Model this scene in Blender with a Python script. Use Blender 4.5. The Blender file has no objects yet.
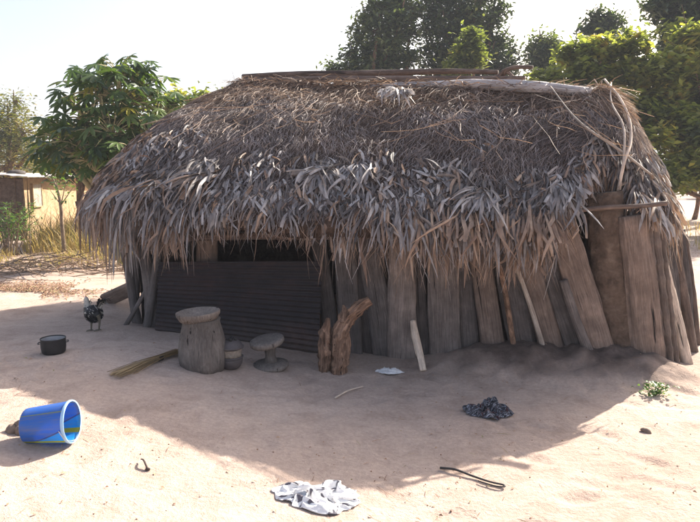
import bpy, math, random
from mathutils import Vector, noise, Matrix

random.seed(7)
R = random.Random(11)
C = bpy.context.scene.collection
PI = math.pi
V = Vector

# ------------------------------------------------------------------ camera numbers
W, H, F = 700.0, 522.0, 594.0
CAM = V((0, 0, 1.6))
PITCH = math.radians(7.8)
FWD = V((0, math.cos(PITCH), -math.sin(PITCH)))
UP = V((0, math.sin(PITCH), math.cos(PITCH)))
RIGHT = V((1, 0, 0))


def ray(px, py):
    return (FWD + RIGHT * ((px - W / 2) / F) + UP * ((H / 2 - py) / F)).normalized()


def P(px, py, Y):                       # the point of that sight line that lies Y metres in front
    d = ray(px, py)
    return CAM + d * (Y / d.y)


# ------------------------------------------------------------------ wall line and ground
WA, WB = V((-2.0, 5.5, 0)), V((2.4, 4.93, 0))
WD = (WB - WA).normalized()
WN = V((WD.y, -WD.x, 0))                # points to the camera


def wd(x, y):                           # distance in front of the front wall
    return (V((x, y, 0)) - WA).dot(WN)


def smooth(a, b, x):
    t = max(0.0, min(1.0, (x - a) / (b - a)))
    return t * t * (3 - 2 * t)


def bank(x):
    return smooth(.5, 1.3, x) * (1 - smooth(2.35, 2.95, x))


def gh(x, y):
    z = noise.noise(V((x * .5, y * .5, 3))) * .03 + noise.noise(V((x * 1.7, y * 1.7, 1))) * .012
    if abs(x) < 9 and y < 14:
        z += noise.noise(V((x * 6, y * 6, 5))) * .006 + noise.noise(V((x * 15, y * 15, 7))) * .003
    d = wd(x, y)
    s = bank(x)
    k = .19 + .05 * noise.noise(V((x * 3, 4, 2)))
    if d > -0.1:
        z += s * k * math.exp(-(max(0, d - .12) / .3) ** 2) * (1 + .25 * noise.noise(V((x * 7, y * 7, 9))))
        if s > 0 and d < .9: z += s * (1 - smooth(.4, .9, d)) * (.022 * noise.noise(V((x * 9, y * 9, 4))) + .016 * noise.noise(V((x * 21, y * 21, 6))))
    else:
        z += s * k * smooth(-.8, -.1, d)
    z += .05 * (1 - smooth(.1, .5, abs(d))) * (1 - s) * smooth(-2.6, -2.0, x) * (1 - smooth(2.6, 3.2, x)) * .6
    if x < .6:
        z += (.30 - .16 * smooth(4.3, 6.5, y)) * (1 - smooth(-2.4, .6, x)) * (1 - smooth(7, 12, y))
    return z


def G(px, py):                          # where a sight line meets the ground
    d = ray(px, py)
    z = 0.0
    for _ in range(12):
        t = (z - CAM.z) / d.z
        p = CAM + d * t
        z = gh(p.x, p.y)
    return V((p.x, p.y, z))


def onwall(px, py, off=0.0):            # sight line against the wall plane, moved off metres to the camera
    d = ray(px, py)
    t = ((WA + WN * off) - CAM).dot(WN) / d.dot(WN)
    return CAM + d * t


# ------------------------------------------------------------------ objects
LOC = {}


def props(o, label=None, cat=None, group=None, kind=None):
    if label: o['label'] = label
    if cat: o['category'] = cat
    if group: o['group'] = group
    if kind: o['kind'] = kind
    return o


def thing(name, loc, label, cat, group=None):
    o = bpy.data.objects.new(name, None)
    o.empty_display_size = .1
    C.objects.link(o)
    o.location = loc
    LOC[o] = V(loc)
    return props(o, label, cat, group)


class MB:
    def __init__(self):
        self.v, self.f, self.t, self.l = [], [], [], []

    def add(self, vs, fs, tone=.5, lc=None):
        n = len(self.v)
        self.v += [tuple(a) for a in vs]
        self.f += [tuple(i + n for i in q) for q in fs]
        if isinstance(tone, (list, tuple)):
            self.t += tone
        else:
            self.t += [tone] * len(vs)
        self.l += [tuple(a) for a in (lc if lc is not None else vs)]

    def build(self, name, mat, parent=None, smooth_=True, origin=None):
        if parent is not None:
            w = LOC[parent]
        elif origin is not None:
            w = V(origin)
        else:
            xs = [a[0] for a in self.v]; ys = [a[1] for a in self.v]; zs = [a[2] for a in self.v]
            w = V(((min(xs) + max(xs)) / 2, (min(ys) + max(ys)) / 2, min(zs)))
        me = bpy.data.meshes.new(name)
        me.from_pydata([(a[0] - w.x, a[1] - w.y, a[2] - w.z) for a in self.v], [], self.f)
        at = me.attributes.new('tone', 'FLOAT', 'POINT')
        at.data.foreach_set('value', self.t)
        al = me.attributes.new('lc', 'FLOAT_VECTOR', 'POINT')
        al.data.foreach_set('vector', [c for a in self.l for c in a])
        if smooth_:
            me.polygons.foreach_set('use_smooth', [True] * len(me.polygons))
        me.materials.append(mat)
        me.update()
        o = bpy.data.objects.new(name, me)
        C.objects.link(o)
        if parent is not None:
            o.parent = parent
            LOC[o] = LOC[parent]
        else:
            o.location = w
            LOC[o] = w
        return o


def catmull(pts, rad, n):
    P0 = [pts[0] * 2 - pts[1]] + list(pts) + [pts[-1] * 2 - pts[-2]]
    R0 = [rad[0]] + list(rad) + [rad[-1]]
    out, ro = [], []
    for i in range(1, len(P0) - 2):
        for k in range(n):
            t = k / n
            a, b, c, d = P0[i - 1], P0[i], P0[i + 1], P0[i + 2]
            out.append(.5 * ((2 * b) + (c - a) * t + (2 * a - 5 * b + 4 * c - d) * t * t + (3 * b - a - 3 * c + d) * t ** 3))
            ro.append(R0[i] + (R0[i + 1] - R0[i]) * t)
    out.append(V(pts[-1])); ro.append(rad[-1])
    return out, ro


def tube(mb, pts, rad, sides=10, sub=4, flat=1.0, flatdir=None, amp=0.0, freq=6.0, tone=.5, sq=2.0, cap=True, seed=None, stretch=1.0, groove=0.0):
    """sweep along points; flat = thickness / width; flatdir = direction of the width; sq = superellipse power"""
    pts = [V(p) for p in pts]
    if not isinstance(rad, (list, tuple)): rad = [rad] * len(pts)
    path, rr = catmull(pts, rad, sub)
    sd = R.random() * 50 if seed is None else seed
    vs, lc, fs = [], [], []
    dist = 0
    prev = None
    X = None
    for i, p in enumerate(path):
        if i == 0: t = path[1] - p
        elif i == len(path) - 1: t = p - path[-2]
        else: t = path[i + 1] - path[i - 1]
        t = t.normalized() if t.length > 1e-9 else V((0, 0, 1))
        if X is None:
            ref = V(flatdir) if flatdir is not None else (V((1, 0, 0)) if abs(t.x) < .8 else V((0, 1, 0)))
        else:
            ref = X
        X = (ref - t * ref.dot(t)).normalized()
        Yv = t.cross(X)
        if prev is not None: dist += (p - prev).length
        prev = p
        for k in range(sides):
            a = 2 * PI * k / sides
            ca, sa = math.cos(a), math.sin(a)
            cx = math.copysign(abs(ca) ** (2 / sq), ca)
            cy = math.copysign(abs(sa) ** (2 / sq), sa)
            m = 1 + (amp * noise.fractal(V((ca * freq * .5 + sd, sa * freq * .5, dist * freq * stretch + sd)), 1, 2, 3) if amp else 0)
            if groove: m += groove * noise.fractal(V((ca * rr[0] * 90 + sd, sa * rr[0] * 90, dist * 2.2 + sd)), 1, 2, 3)
            x, y = cx * rr[i] * m, cy * rr[i] * m * flat
            vs.append(p + X * x + Yv * y)
            lc.append((x + sd, y, dist + sd))
    n = len(path)
    for i in range(n - 1):
        for k in range(sides):
            fs.append((i * sides + k, i * sides + (k + 1) % sides, (i + 1) * sides + (k + 1) % sides, (i + 1) * sides + k))
    if cap:
        fs.append(tuple(range(sides - 1, -1, -1)))
        fs.append(tuple((n - 1) * sides + k for k in range(sides)))
    mb.add(vs, fs, tone, lc)


def lathe(mb, prof, c, sides=40, tone=.5, axis=None, amp=0.0, freq=4.0, seed=1.0, cap=True):
    c = V(c)
    ax = V(axis).normalized() if axis is not None else V((0, 0, 1))
    X = (V((1, 0, 0)) - ax * ax.x).normalized() if abs(ax.x) < .9 else (V((0, 0, 1)) - ax * ax.z).normalized()
    Yv = ax.cross(X)
    vs, fs, lc = [], [], []
    for (r, h) in prof:
        for k in range(sides):
            a = 2 * PI * k / sides
            m = 1 + (amp * noise.fractal(V((math.cos(a) * freq * .4 + seed, math.sin(a) * freq * .4, h * freq)), 1, 2, 3) if amp else 0)
            vs.append(c + X * (r * m * math.cos(a)) + Yv * (r * m * math.sin(a)) + ax * h)
            lc.append((r * math.cos(a) + seed, r * math.sin(a), h + seed))
    n = len(prof)
    for i in range(n - 1):
        for k in range(sides):
            fs.append((i * sides + k, i * sides + (k + 1) % sides, (i + 1) * sides + (k + 1) % sides, (i + 1) * sides + k))
    if cap and prof[0][0] > 1e-4: fs.append(tuple(range(sides - 1, -1, -1)))
    if cap and prof[-1][0] > 1e-4: fs.append(tuple((n - 1) * sides + k for k in range(sides)))
    mb.add(vs, fs, tone, lc)


def strip(mb, pts, wid, side, tone=.5, fold=0.0):
    """leaf: ribbon through points with a keel; wid = list of half widths"""
    vs, fs = [], []
    n = len(pts)
    for i, p in enumerate(pts):
        t = (pts[min(i + 1, n - 1)] - pts[max(i - 1, 0)])
        t = t.normalized() if t.length > 1e-9 else V((0, 0, -1))
        s = (side - t * side.dot(t))
        s = s.normalized() if s.length > 1e-6 else V((1, 0, 0))
        nn = t.cross(s)
        w = wid[i]
        if fold:
            vs += [p - s * w + nn * (w * fold), p, p + s * w + nn * (w * fold)]
        else:
            vs += [p - s * w, p + s * w]
    k = 3 if fold else 2
    for i in range(n - 1):
        for j in range(k - 1):
            a = i * k + j
            fs.append((a, a + 1, a + k + 1, a + k))
    mb.add(vs, fs, tone)


# ------------------------------------------------------------------ materials
def newmat(name):
    m = bpy.data.materials.new(name)
    m.use_nodes = True
    nt = m.node_tree
    b = nt.nodes['Principled BSDF']
    return m, nt, b


def nd(nt, t, **kw):
    n = nt.nodes.new(t)
    for k, v in kw.items():
        if k in n.inputs: n.inputs[k].default_value = v
        else: setattr(n, k, v)
    return n


def ramp(nt, stops, fac):
    r = nt.nodes.new('ShaderNodeValToRGB')
    e = r.color_ramp.elements
    while len(e) < len(stops): e.new(.5)
    for i, (p, c) in enumerate(stops):
        e[i].position = p
        e[i].color = (*c, 1)
    nt.links.new(fac, r.inputs[0])
    return r.outputs[0]


def mixc(nt, fac, a, b, mode='MIX'):
    m = nt.nodes.new('ShaderNodeMix')
    m.data_type = 'RGBA'
    m.blend_type = mode
    for sock, val in ((m.inputs[0], fac), (m.inputs[6], a), (m.inputs[7], b)):
        if hasattr(val, 'links'): nt.links.new(val, sock)
        elif isinstance(val, (int, float)): sock.default_value = val
        else: sock.default_value = (*val, 1)
    return m.outputs[2]


def noisetex(nt, vec, scale, detail=4, rough=.55, dist=0.0):
    n = nd(nt, 'ShaderNodeTexNoise', Scale=scale, Detail=detail, Roughness=rough, Distortion=dist)
    if vec is not None: nt.links.new(vec, n.inputs['Vector'])
    return n.outputs['Fac']


def bump(nt, b, h, strength=.4, dist=.01):
    n = nd(nt, 'ShaderNodeBump', Strength=strength, Distance=dist)
    nt.links.new(h, n.inputs['Height'])
    nt.links.new(n.outputs[0], b.inputs['Normal'])


def attr(nt, name):
    return nd(nt, 'ShaderNodeAttribute', attribute_name=name)


def leafmat(name, stops, trans=.35, rough=.55, var=.25, nscale=3.0, tint=(1.25, 1.3, .5)):
    m, nt, b = newmat(name)
    a = attr(nt, 'tone').outputs['Fac']
    col = ramp(nt, stops, a)
    g = nd(nt, 'ShaderNodeNewGeometry')
    nz = noisetex(nt, g.outputs['Position'], nscale, 3)
    col = mixc(nt, var, col, ramp(nt, [(.3, (.45, .45, .45)), (.7, (1.5, 1.5, 1.5))], nz), 'MULTIPLY')
    nt.links.new(col, b.inputs['Base Color'])
    b.inputs['Roughness'].default_value = rough
    b.inputs['Specular IOR Level'].default_value = .35
    if trans:
        tr = nd(nt, 'ShaderNodeBsdfTranslucent')
        nt.links.new(mixc(nt, 1.0, col, tint, 'MULTIPLY'), tr.inputs[0])
        mx = nt.nodes.new('ShaderNodeMixShader')
        mx.inputs[0].default_value = trans
        nt.links.new(b.outputs[0], mx.inputs[1]); nt.links.new(tr.outputs[0], mx.inputs[2])
        nt.links.new(mx.outputs[0], nt.nodes['Material Output'].inputs[0])
    return m


def woodmat(name, stops, grain=(60, 60, 3.0), bstr=.7, rough=.85, blotch=.5, toned=.85):
    m, nt, b = newmat(name)
    lc = attr(nt, 'lc').outputs['Vector']
    mp = nd(nt, 'ShaderNodeMapping', Scale=grain)
    nt.links.new(lc, mp.inputs[0])
    n1 = noisetex(nt, mp.outputs[0], 1.6, 6, .65, .6)
    n2 = noisetex(nt, lc, 5.0, 6, .65)
    c = ramp(nt, stops, n1)
    c = mixc(nt, blotch, c, ramp(nt, [(.30, (.35, .33, .32)), (.55, (1.1, 1.08, 1.06)), (.72, (2.0, 1.95, 1.9))], n2), 'MULTIPLY')
    c = mixc(nt, toned, c, ramp(nt, [(0, (.18, .17, .18)), (.5, (1, 1, 1)), (1, (2.2, 2.05, 1.9))], attr(nt, 'tone').outputs['Fac']), 'MULTIPLY')
    nt.links.new(c, b.inputs['Base Color'])
    b.inputs['Roughness'].default_value = rough
    b.inputs['Specular IOR Level'].default_value = .2
    cm = nd(nt, 'ShaderNodeMapping', Scale=(38, 38, 1.1)); nt.links.new(lc, cm.inputs[0])
    cr = noisetex(nt, cm.outputs[0], 1.0, 3, .5, .4)
    crk = ramp(nt, [(.30, (1, 1, 1)), (.345, (0, 0, 0))], cr)
    c = mixc(nt, crk, c, (.018, .014, .013))
    nt.links.new(c, b.inputs['Base Color'])
    hs = nd(nt, 'ShaderNodeMath', operation='SUBTRACT'); nt.links.new(n1, hs.inputs[0]); nt.links.new(crk, hs.inputs[1])
    bump(nt, b, hs.outputs[0], bstr, .012)
    return m


def mudmat(name, stops, scale=3.0, bstr=.6, rough=.95, fine=28):
    m, nt, b = newmat(name)
    g = nd(nt, 'ShaderNodeTexCoord').outputs['Object']
    n1 = noisetex(nt, g, scale, 8, .6, .3)
    n2 = noisetex(nt, g, fine, 5, .6)
    c = ramp(nt, stops, n1)
    c = mixc(nt, .5, c, ramp(nt, [(.3, (.55, .53, .5)), (.7, (1.3, 1.3, 1.3))], n2), 'MULTIPLY')
    nt.links.new(c, b.inputs['Base Color'])
    b.inputs['Roughness'].default_value = rough
    b.inputs['Specular IOR Level'].default_value = .15
    ad = nd(nt, 'ShaderNodeMath', operation='ADD')
    nt.links.new(n1, ad.inputs[0]); nt.links.new(n2, ad.inputs[1])
    bump(nt, b, ad.outputs[0], bstr, .02)
    return m


def plain(name, col, rough=.6, metal=0.0, var=.3, scale=20, bstr=0.0):
    m, nt, b = newmat(name)
    g = nd(nt, 'ShaderNodeTexCoord').outputs['Object']
    n1 = noisetex(nt, g, scale, 5, .6)
    c = mixc(nt, var, col, ramp(nt, [(.3, (.35, .35, .35)), (.7, (1.6, 1.6, 1.6))], n1), 'MULTIPLY')
    nt.links.new(c, b.inputs['Base Color'])
    b.inputs['Roughness'].default_value = rough
    b.inputs['Metallic'].default_value = metal
    if bstr: bump(nt, b, n1, bstr, .01)
    return m


def groundmat():
    m, nt, b = newmat('sandy_ground')
    g = nd(nt, 'ShaderNodeTexCoord').outputs['Object']
    big = noisetex(nt, g, .55, 6, .6, .5)
    mid = noisetex(nt, g, 3.2, 7, .65, .4)
    fin = noisetex(nt, g, 42, 6, .7)
    grit = noisetex(nt, g, 160, 3, .6)
    c = ramp(nt, [(.3, (.41, .305, .25)), (.5, (.49, .375, .31)), (.72, (.55, .435, .365))], big)
    c = mixc(nt, .55, c, ramp(nt, [(.3, (.62, .58, .56)), (.5, (1, 1, 1)), (.72, (1.16, 1.14, 1.12))], mid), 'MULTIPLY')
    c = mixc(nt, .45, c, ramp(nt, [(.3, (.6, .57, .55)), (.7, (1.25, 1.25, 1.25))], fin), 'MULTIPLY')
    # small dark crumbs trodden into the sand
    spk = nd(nt, 'ShaderNodeTexVoronoi', Scale=34.0, Randomness=1.0)
    nt.links.new(g, spk.inputs['Vector'])
    sm = ramp(nt, [(.035, (1, 1, 1)), (.06, (0, 0, 0))], spk.outputs['Distance'])
    gate = ramp(nt, [(.66, (0, 0, 0)), (.74, (.7, .7, .7))], noisetex(nt, g, 2.1, 3, .5))
    msk = mixc(nt, 1.0, sm, gate, 'MULTIPLY')
    c = mixc(nt, msk, c, (.14, .10, .08))
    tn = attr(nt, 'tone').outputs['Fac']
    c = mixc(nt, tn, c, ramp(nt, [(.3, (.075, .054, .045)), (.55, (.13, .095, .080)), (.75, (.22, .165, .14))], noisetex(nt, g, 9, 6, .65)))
    swm = nd(nt, 'ShaderNodeMapping', Scale=(2.2, 9, 1), Rotation=(0, 0, .45)); nt.links.new(g, swm.inputs[0])
    sw = noisetex(nt, swm.outputs[0], 1.3, 5, .6, 1.2)
    c = mixc(nt, .3, c, ramp(nt, [(.35, (.80, .79, .78)), (.65, (1.1, 1.1, 1.1))], sw), 'MULTIPLY')
    nt.links.new(c, b.inputs['Base Color'])
    b.inputs['Roughness'].default_value = .97
    b.inputs['Specular IOR Level'].default_value = .12
    a1 = nd(nt, 'ShaderNodeMath', operation='MULTIPLY_ADD'); a1.inputs[1].default_value = 2.2
    nt.links.new(mid, a1.inputs[0]); nt.links.new(fin, a1.inputs[2])
    a3 = nd(nt, 'ShaderNodeMath', operation='MULTIPLY_ADD'); a3.inputs[1].default_value = .35
    nt.links.new(sw, a3.inputs[0]); nt.links.new(a1.outputs[0], a3.inputs[2])
    a2 = nd(nt, 'ShaderNodeMath', operation='MULTIPLY_ADD'); a2.inputs[1].default_value = .35
    nt.links.new(grit, a2.inputs[0]); nt.links.new(a3.outputs[0], a2.inputs[2])
    bump(nt, b, a2.outputs[0], .55, .022)
    return m


M = {}
M['ground'] = groundmat()
M['straw'] = leafmat('dry_thatch_grass', [(0, (.10, .066, .052)), (.22, (.21, .145, .11)), (.45, (.33, .24, .185)), (.6, (.52, .42, .33)), (.64, (.115, .090, .086)), (.8, (.24, .20, .19)), (1, (.42, .37, .355))], .22, .7, .35, 2.2, (1.1, 1.0, .85))
M['palm'] = leafmat('dry_palm_leaf', [(0, (.06, .050, .048)), (.25, (.15, .130, .125)), (.5, (.27, .243, .237)), (.72, (.45, .42, .41)), (.8, (.20, .13, .095)), (1, (.38, .265, .19))], .15, .6, .5, 14, (1.1, 1.0, .85))
M['shell'] = mudmat('thatch_under_layer', [(.3, (.045, .030, .024)), (.7, (.14, .095, .072))], 9, 1.0, .95, 60)
M['plank_grey'] = woodmat('weathered_grey_wood', [(.25, (.060, .052, .050)), (.5, (.110, .096, .092)), (.75, (.175, .156, .150))])
M['plank_brown'] = woodmat('brown_wood', [(.25, (.080, .060, .051)), (.5, (.138, .106, .090)), (.75, (.21, .168, .146))])
M['bark'] = woodmat('rough_bark', [(.3, (.05, .034, .025)), (.5, (.16, .10, .07)), (.7, (.27, .175, .12))], (30, 30, 9), 1.0, .95, .7)
M['stump'] = woodmat('split_log_wood', [(.3, (.045, .028, .021)), (.5, (.145, .092, .066)), (.7, (.27, .18, .13))], (34, 34, 4), 1.0, .9, .6)
M['pole'] = woodmat('pale_peeled_pole', [(.3, (.22, .18, .15)), (.6, (.42, .36, .31)), (.8, (.54, .48, .42))], (40, 40, 4), .6, .8, .4)
M['greylog'] = woodmat('silver_grey_log', [(.3, (.22, .20, .20)), (.55, (.42, .39, .385)), (.75, (.58, .55, .54))], (30, 30, 2.5), .8, .8, .4)
M['darkpole'] = woodmat('dark_roof_pole', [(.3, (.06, .044, .038)), (.6, (.15, .112, .095)), (.8, (.24, .19, .165))], (30, 30, 3), .8, .85, .5)
M['mortarwood'] = woodmat('old_mortar_wood', [(.3, (.090, .076, .068)), (.55, (.145, .125, .113)), (.75, (.20, .18, .165))], (50, 50, 5), .8, .85, .5)
M['clay'] = mudmat('dried_mud', [(.3, (.075, .052, .040)), (.55, (.135, .096, .073)), (.75, (.20, .15, .115))], 9, 1.0)
M['inner'] = mudmat('dark_mud_wall', [(.3, (.035, .026, .022)), (.7, (.075, .055, .045))], 4, .6)
M['darkstone'] = plain('dark_stone', (.06, .05, .045), .9, 0, .5, 12, .6)
M['shedmud'] = mudmat('sunbaked_mud_wall', [(.3, (.30, .20, .12)), (.55, (.41, .29, .175)), (.75, (.48, .36, .23))], 2.2, .8, .95, 12)
M['tin'] = plain('dusty_tin_roof', (.52, .46, .42), .55, .3, .4, 3)
M['hole'] = plain('soot_dark', (.03, .026, .025), .95, 0, .3, 6)
M['blackpot'] = plain('soot_black_pot', (.018, .017, .018), .55, .2, .4, 20, .25)
M['alu'] = plain('dull_aluminium', (.42, .42, .44), .42, .8, .3, 12)
M['claypot'] = plain('dark_fired_clay', (.075, .062, .062), .6, 0, .4, 22, .3)
M['claypale'] = plain('pale_clay_band', (.26, .215, .175), .85, 0, .6, 45, .6)
M['stone'] = plain('brown_stone', (.20, .14, .105), .9, 0, .5, 30, .8)
M['wire'] = plain('steel_wire', (.5, .5, .5), .4, .8, .2, 30)
M['plastic'] = plain('white_plastic_scrap', (.62, .60, .60), .4, 0, .25, 18)
M['cord'] = plain('black_cord', (.022, .018, .017), .6, 0, .4, 40)
M['hill'] = mudmat('far_hill', [(.3, (.09, .10, .06)), (.7, (.20, .19, .12))], .03, .1)
M['horn'] = plain('rooster_leg_skin', (.13, .115, .085), .6, 0, .3, 60)
M['comb'] = plain('red_comb', (.35, .03, .025), .5, 0, .2, 30)
M['eyeb'] = plain('dark_eye', (.02, .012, .01), .2, 0, .1, 30)

M['mango'] = leafmat('dark_mango_leaf', [(0, (.036, .054, .034)), (.5, (.078, .108, .064)), (.85, (.12, .155, .075)), (1, (.18, .21, .09))], .35, .42, .3, .7)
M['cashew'] = leafmat('broad_green_leaf', [(0, (.10, .125, .05)), (.45, (.19, .215, .075)), (.8, (.30, .31, .11)), (.93, (.36, .34, .11)), (1, (.36, .28, .09))], .62, .42, .3, 1.2)
M['papaya'] = leafmat('papaya_leaf', [(0, (.038, .062, .028)), (.6, (.075, .125, .040)), (.9, (.125, .17, .045)), (1, (.30, .27, .04))], .35, .42, .25, 2.0)
M['olive'] = leafmat('olive_feathery_leaf', [(0, (.06, .075, .03)), (.5, (.13, .135, .05)), (1, (.24, .19, .07))], .45, .55, .3, 1.0)
M['weed'] = leafmat('fresh_weed_leaf', [(0, (.06, .12, .03)), (1, (.14, .24, .06))], .35, .5, .2, 8)
M['drygrass'] = leafmat('dry_yellow_grass', [(0, (.26, .19, .09)), (.6, (.42, .32, .15)), (1, (.30, .30, .11))], .4, .7, .3, 1.0, (1.2, 1.1, .7))
M['litter'] = leafmat('fallen_leaf_litter', [(0, (.18, .10, .07)), (.5, (.34, .20, .13)), (.85, (.44, .30, .19)), (1, (.25, .24, .10))], .15, .8, .3, 2.0, (1.1, 1.0, .8))
M['feather'] = leafmat('rooster_feather', [(0, (.012, .012, .014)), (.5, (.03, .03, .034)), (.7, (.30, .28, .25)), (1, (.62, .58, .50))], 0, .5, .2, 30)
M['twig'] = woodmat('dry_twig', [(.3, (.10, .075, .055)), (.6, (.25, .19, .14)), (.8, (.42, .35, .28))], (40, 40, 6), .5, .85, .4)
M['broom'] = leafmat('broom_straw', [(0, (.16, .11, .06)), (.6, (.34, .24, .13)), (1, (.46, .35, .2))], .1, .7, .3, 12, (1.1, 1.0, .8))


def sheetmat():
    m, nt, b = newmat('rusted_corrugated_iron')
    g = nd(nt, 'ShaderNodeTexCoord').outputs['Object']
    n1 = noisetex(nt, g, 2.6, 8, .65, .6)
    n2 = noisetex(nt, g, 18, 6, .6)
    c = ramp(nt, [(.3, (.012, .010, .012)), (.5, (.022, .017, .020)), (.66, (.045, .025, .025)), (.82, (.09, .055, .048))], n1)
    c = mixc(nt, .5, c, ramp(nt, [(.3, (.55, .55, .55)), (.7, (1.4, 1.35, 1.3))], n2), 'MULTIPLY')
    nt.links.new(c, b.inputs['Base Color'])
    b.inputs['Roughness'].default_value = .75
    b.inputs['Metallic'].default_value = .25
    sz = nd(nt, 'ShaderNodeSeparateXYZ'); nt.links.new(g, sz.inputs[0])
    dz = nd(nt, 'ShaderNodeMapRange'); nt.links.new(sz.outputs[2], dz.inputs[0])
    for k_, v_ in ((1, .0), (2, .34), (3, .75), (4, 0.0)): dz.inputs[k_].default_value = v_
    dm = nd(nt, 'ShaderNodeMath', operation='MULTIPLY'); nt.links.new(dz.outputs[0], dm.inputs[0]); nt.links.new(n2, dm.inputs[1])
    c2 = mixc(nt, dm.outputs[0], c, (.16, .12, .10))
    nt.links.new(c2, b.inputs['Base Color'])
    bump(nt, b, n2, .3, .004)
    return m


def bucketmat():
    m, nt, b = newmat('blue_printed_plastic')
    lc = attr(nt, 'lc').outputs['Vector']      # x = angle round the bucket, y = along its axis
    s = nd(nt, 'ShaderNodeSeparateXYZ'); nt.links.new(lc, s.inputs[0])
    n1 = noisetex(nt, lc, 9, 4, .6)
    base = mixc(nt, n1, (.006, .26, .70), (.012, .42, .88))

    def band(sock, a, bb):
        g1 = nd(nt, 'ShaderNodeMath', operation='GREATER_THAN'); nt.links.new(sock, g1.inputs[0]); g1.inputs[1].default_value = a
        g2 = nd(nt, 'ShaderNodeMath', operation='LESS_THAN'); nt.links.new(sock, g2.inputs[0]); g2.inputs[1].default_value = bb
        mu = nd(nt, 'ShaderNodeMath', operation='MULTIPLY'); nt.links.new(g1.outputs[0], mu.inputs[0]); nt.links.new(g2.outputs[0], mu.inputs[1])
        return mu.outputs[0]
    # printed label: a darker slanted field, yellow-green stripes along the length
    sl = nd(nt, 'ShaderNodeMath', operation='MULTIPLY_ADD'); nt.links.new(s.outputs[1], sl.inputs[0]); sl.inputs[1].default_value = -4.4
    nt.links.new(s.outputs[0], sl.inputs[2])
    c = mixc(nt, band(sl.outputs[0], .62, 9), base, (.050, .19, .62))
    c = mixc(nt, band(sl.outputs[0], .54, .62), c, (.06, .09, .30))
    c = mixc(nt, band(s.outputs[0], .62, .88), c, (.42, .44, .03))
    c = mixc(nt, band(s.outputs[0], 2.45, 2.50), c, (.30, .40, .12))
    c = mixc(nt, band(s.outputs[0], 3.3, 3.55), c, (.42, .44, .03))
    dirt = ramp(nt, [(.45, (0, 0, 0)), (.75, (.6, .6, .6))], noisetex(nt, lc, 5, 6, .7))
    c = mixc(nt, dirt, c, (.30, .24, .18))
    nt.links.new(c, b.inputs['Base Color'])
    b.inputs['Roughness'].default_value = .38
    tr = nd(nt, 'ShaderNodeBsdfTranslucent'); nt.links.new(c, tr.inputs[0])
    mx = nt.nodes.new('ShaderNodeMixShader'); mx.inputs[0].default_value = .4
    nt.links.new(b.outputs[0], mx.inputs[1]); nt.links.new(tr.outputs[0], mx.inputs[2])
    nt.links.new(mx.outputs[0], nt.nodes['Material Output'].inputs[0])
    return m


def clothmat(name, a, bb, scale, lo, hi, extra=None):
    m, nt, b = newmat(name)
    lc = attr(nt, 'lc').outputs['Vector']
    w = nd(nt, 'ShaderNodeTexNoise', Scale=scale, Detail=2.0, Roughness=.5, Distortion=1.6)
    mp = nd(nt, 'ShaderNodeMapping', Scale=(1, 4, 1)); nt.links.new(lc, mp.inputs[0])
    nt.links.new(mp.outputs[0], w.inputs['Vector'])
    c = ramp(nt, [(lo, a), (hi, bb)], w.outputs['Fac'])
    if extra:
        r = ramp(nt, [(.56, (0, 0, 0)), (.60, (1, 1, 1))], noisetex(nt, lc, 3.5, 2))
        c = mixc(nt, r, c, extra)
    nt.links.new(c, b.inputs['Base Color'])
    b.inputs['Roughness'].default_value = .9
    bump(nt, b, noisetex(nt, lc, 30, 4), .3, .01)
    return m


M['sheet'] = sheetmat()
M['bucket'] = bucketmat()
M['rimw'] = plain('pale_blue_rim', (.35, .55, .78), .4, 0, .15, 20)
M['whitecloth'] = clothmat('white_cloth_dark_print', (.80, .78, .76), (.74, .72, .72), 4, .5, .52, (.10, .09, .11))
M['zebracloth'] = clothmat('black_white_striped_cloth', (.016, .016, .022), (.30, .30, .34), 8, .53, .60, (.055, .02, .022))

# ------------------------------------------------------------------ ground
def axis(lo, hi, step, far, g=1.18):
    a = []
    x = lo
    while x < hi: a.append(x); x += step
    a.append(hi)
    s = step; x = hi
    while x < far: s *= g; x += s; a.append(x)
    s = step; x = lo
    while x > -far: s *= g; x -= s; a.insert(0, x)
    return a


mb = MB()
ax_, ay_ = axis(-4.2, 4.2, .03, 700, 1.2), axis(1.9, 7.6, .028, 900, 1.2)
nx, ny = len(ax_), len(ay_)
vs = [(x, y, gh(x, y)) for y in ay_ for x in ax_]
fs = [(j * nx + i, j * nx + i + 1, (j + 1) * nx + i + 1, (j + 1) * nx + i) for j in range(ny - 1) for i in range(nx - 1)]
RF = random.Random(23)
prints = []
for k in range(26):                       # short walks across the yard
    x, y, a = RF.uniform(-2.6, 2.6), RF.uniform(2.3, 4.6), RF.uniform(0, 2 * PI)
    for j in range(RF.randint(3, 6)):
        sd = .09 if j % 2 else -.09
        prints.append((x - math.sin(a) * sd, y + math.cos(a) * sd, math.cos(a), math.sin(a)))
        x += math.cos(a) * .34; y += math.sin(a) * .34; a += RF.gauss(0, .15)
grid = {}
for q in prints: grid.setdefault((round(q[0] * 2), round(q[1] * 2)), []).append(q)
for i, (x, y, z) in enumerate(vs):
    if abs(x) > 4.2 or not 1.8 < y < 5.2 or wd(x, y) < .35: continue
    dz = 0
    gx, gy = round(x * 2), round(y * 2)
    for a_ in (-1, 0, 1):
        for b_ in (-1, 0, 1):
            for (px_, py_, cx_, sy_) in grid.get((gx + a_, gy + b_), ()):
                u_ = ((x - px_) * cx_ + (y - py_) * sy_) / .125
                v_ = (-(x - px_) * sy_ + (y - py_) * cx_) / .052
                q = u_ * u_ + v_ * v_
                if q < 4: dz += -.010 * math.exp(-q * q) + .004 * math.exp(-(q - 1.8) ** 2 * 3)
    vs[i] = (x, y, z + dz)
gt = []
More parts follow.
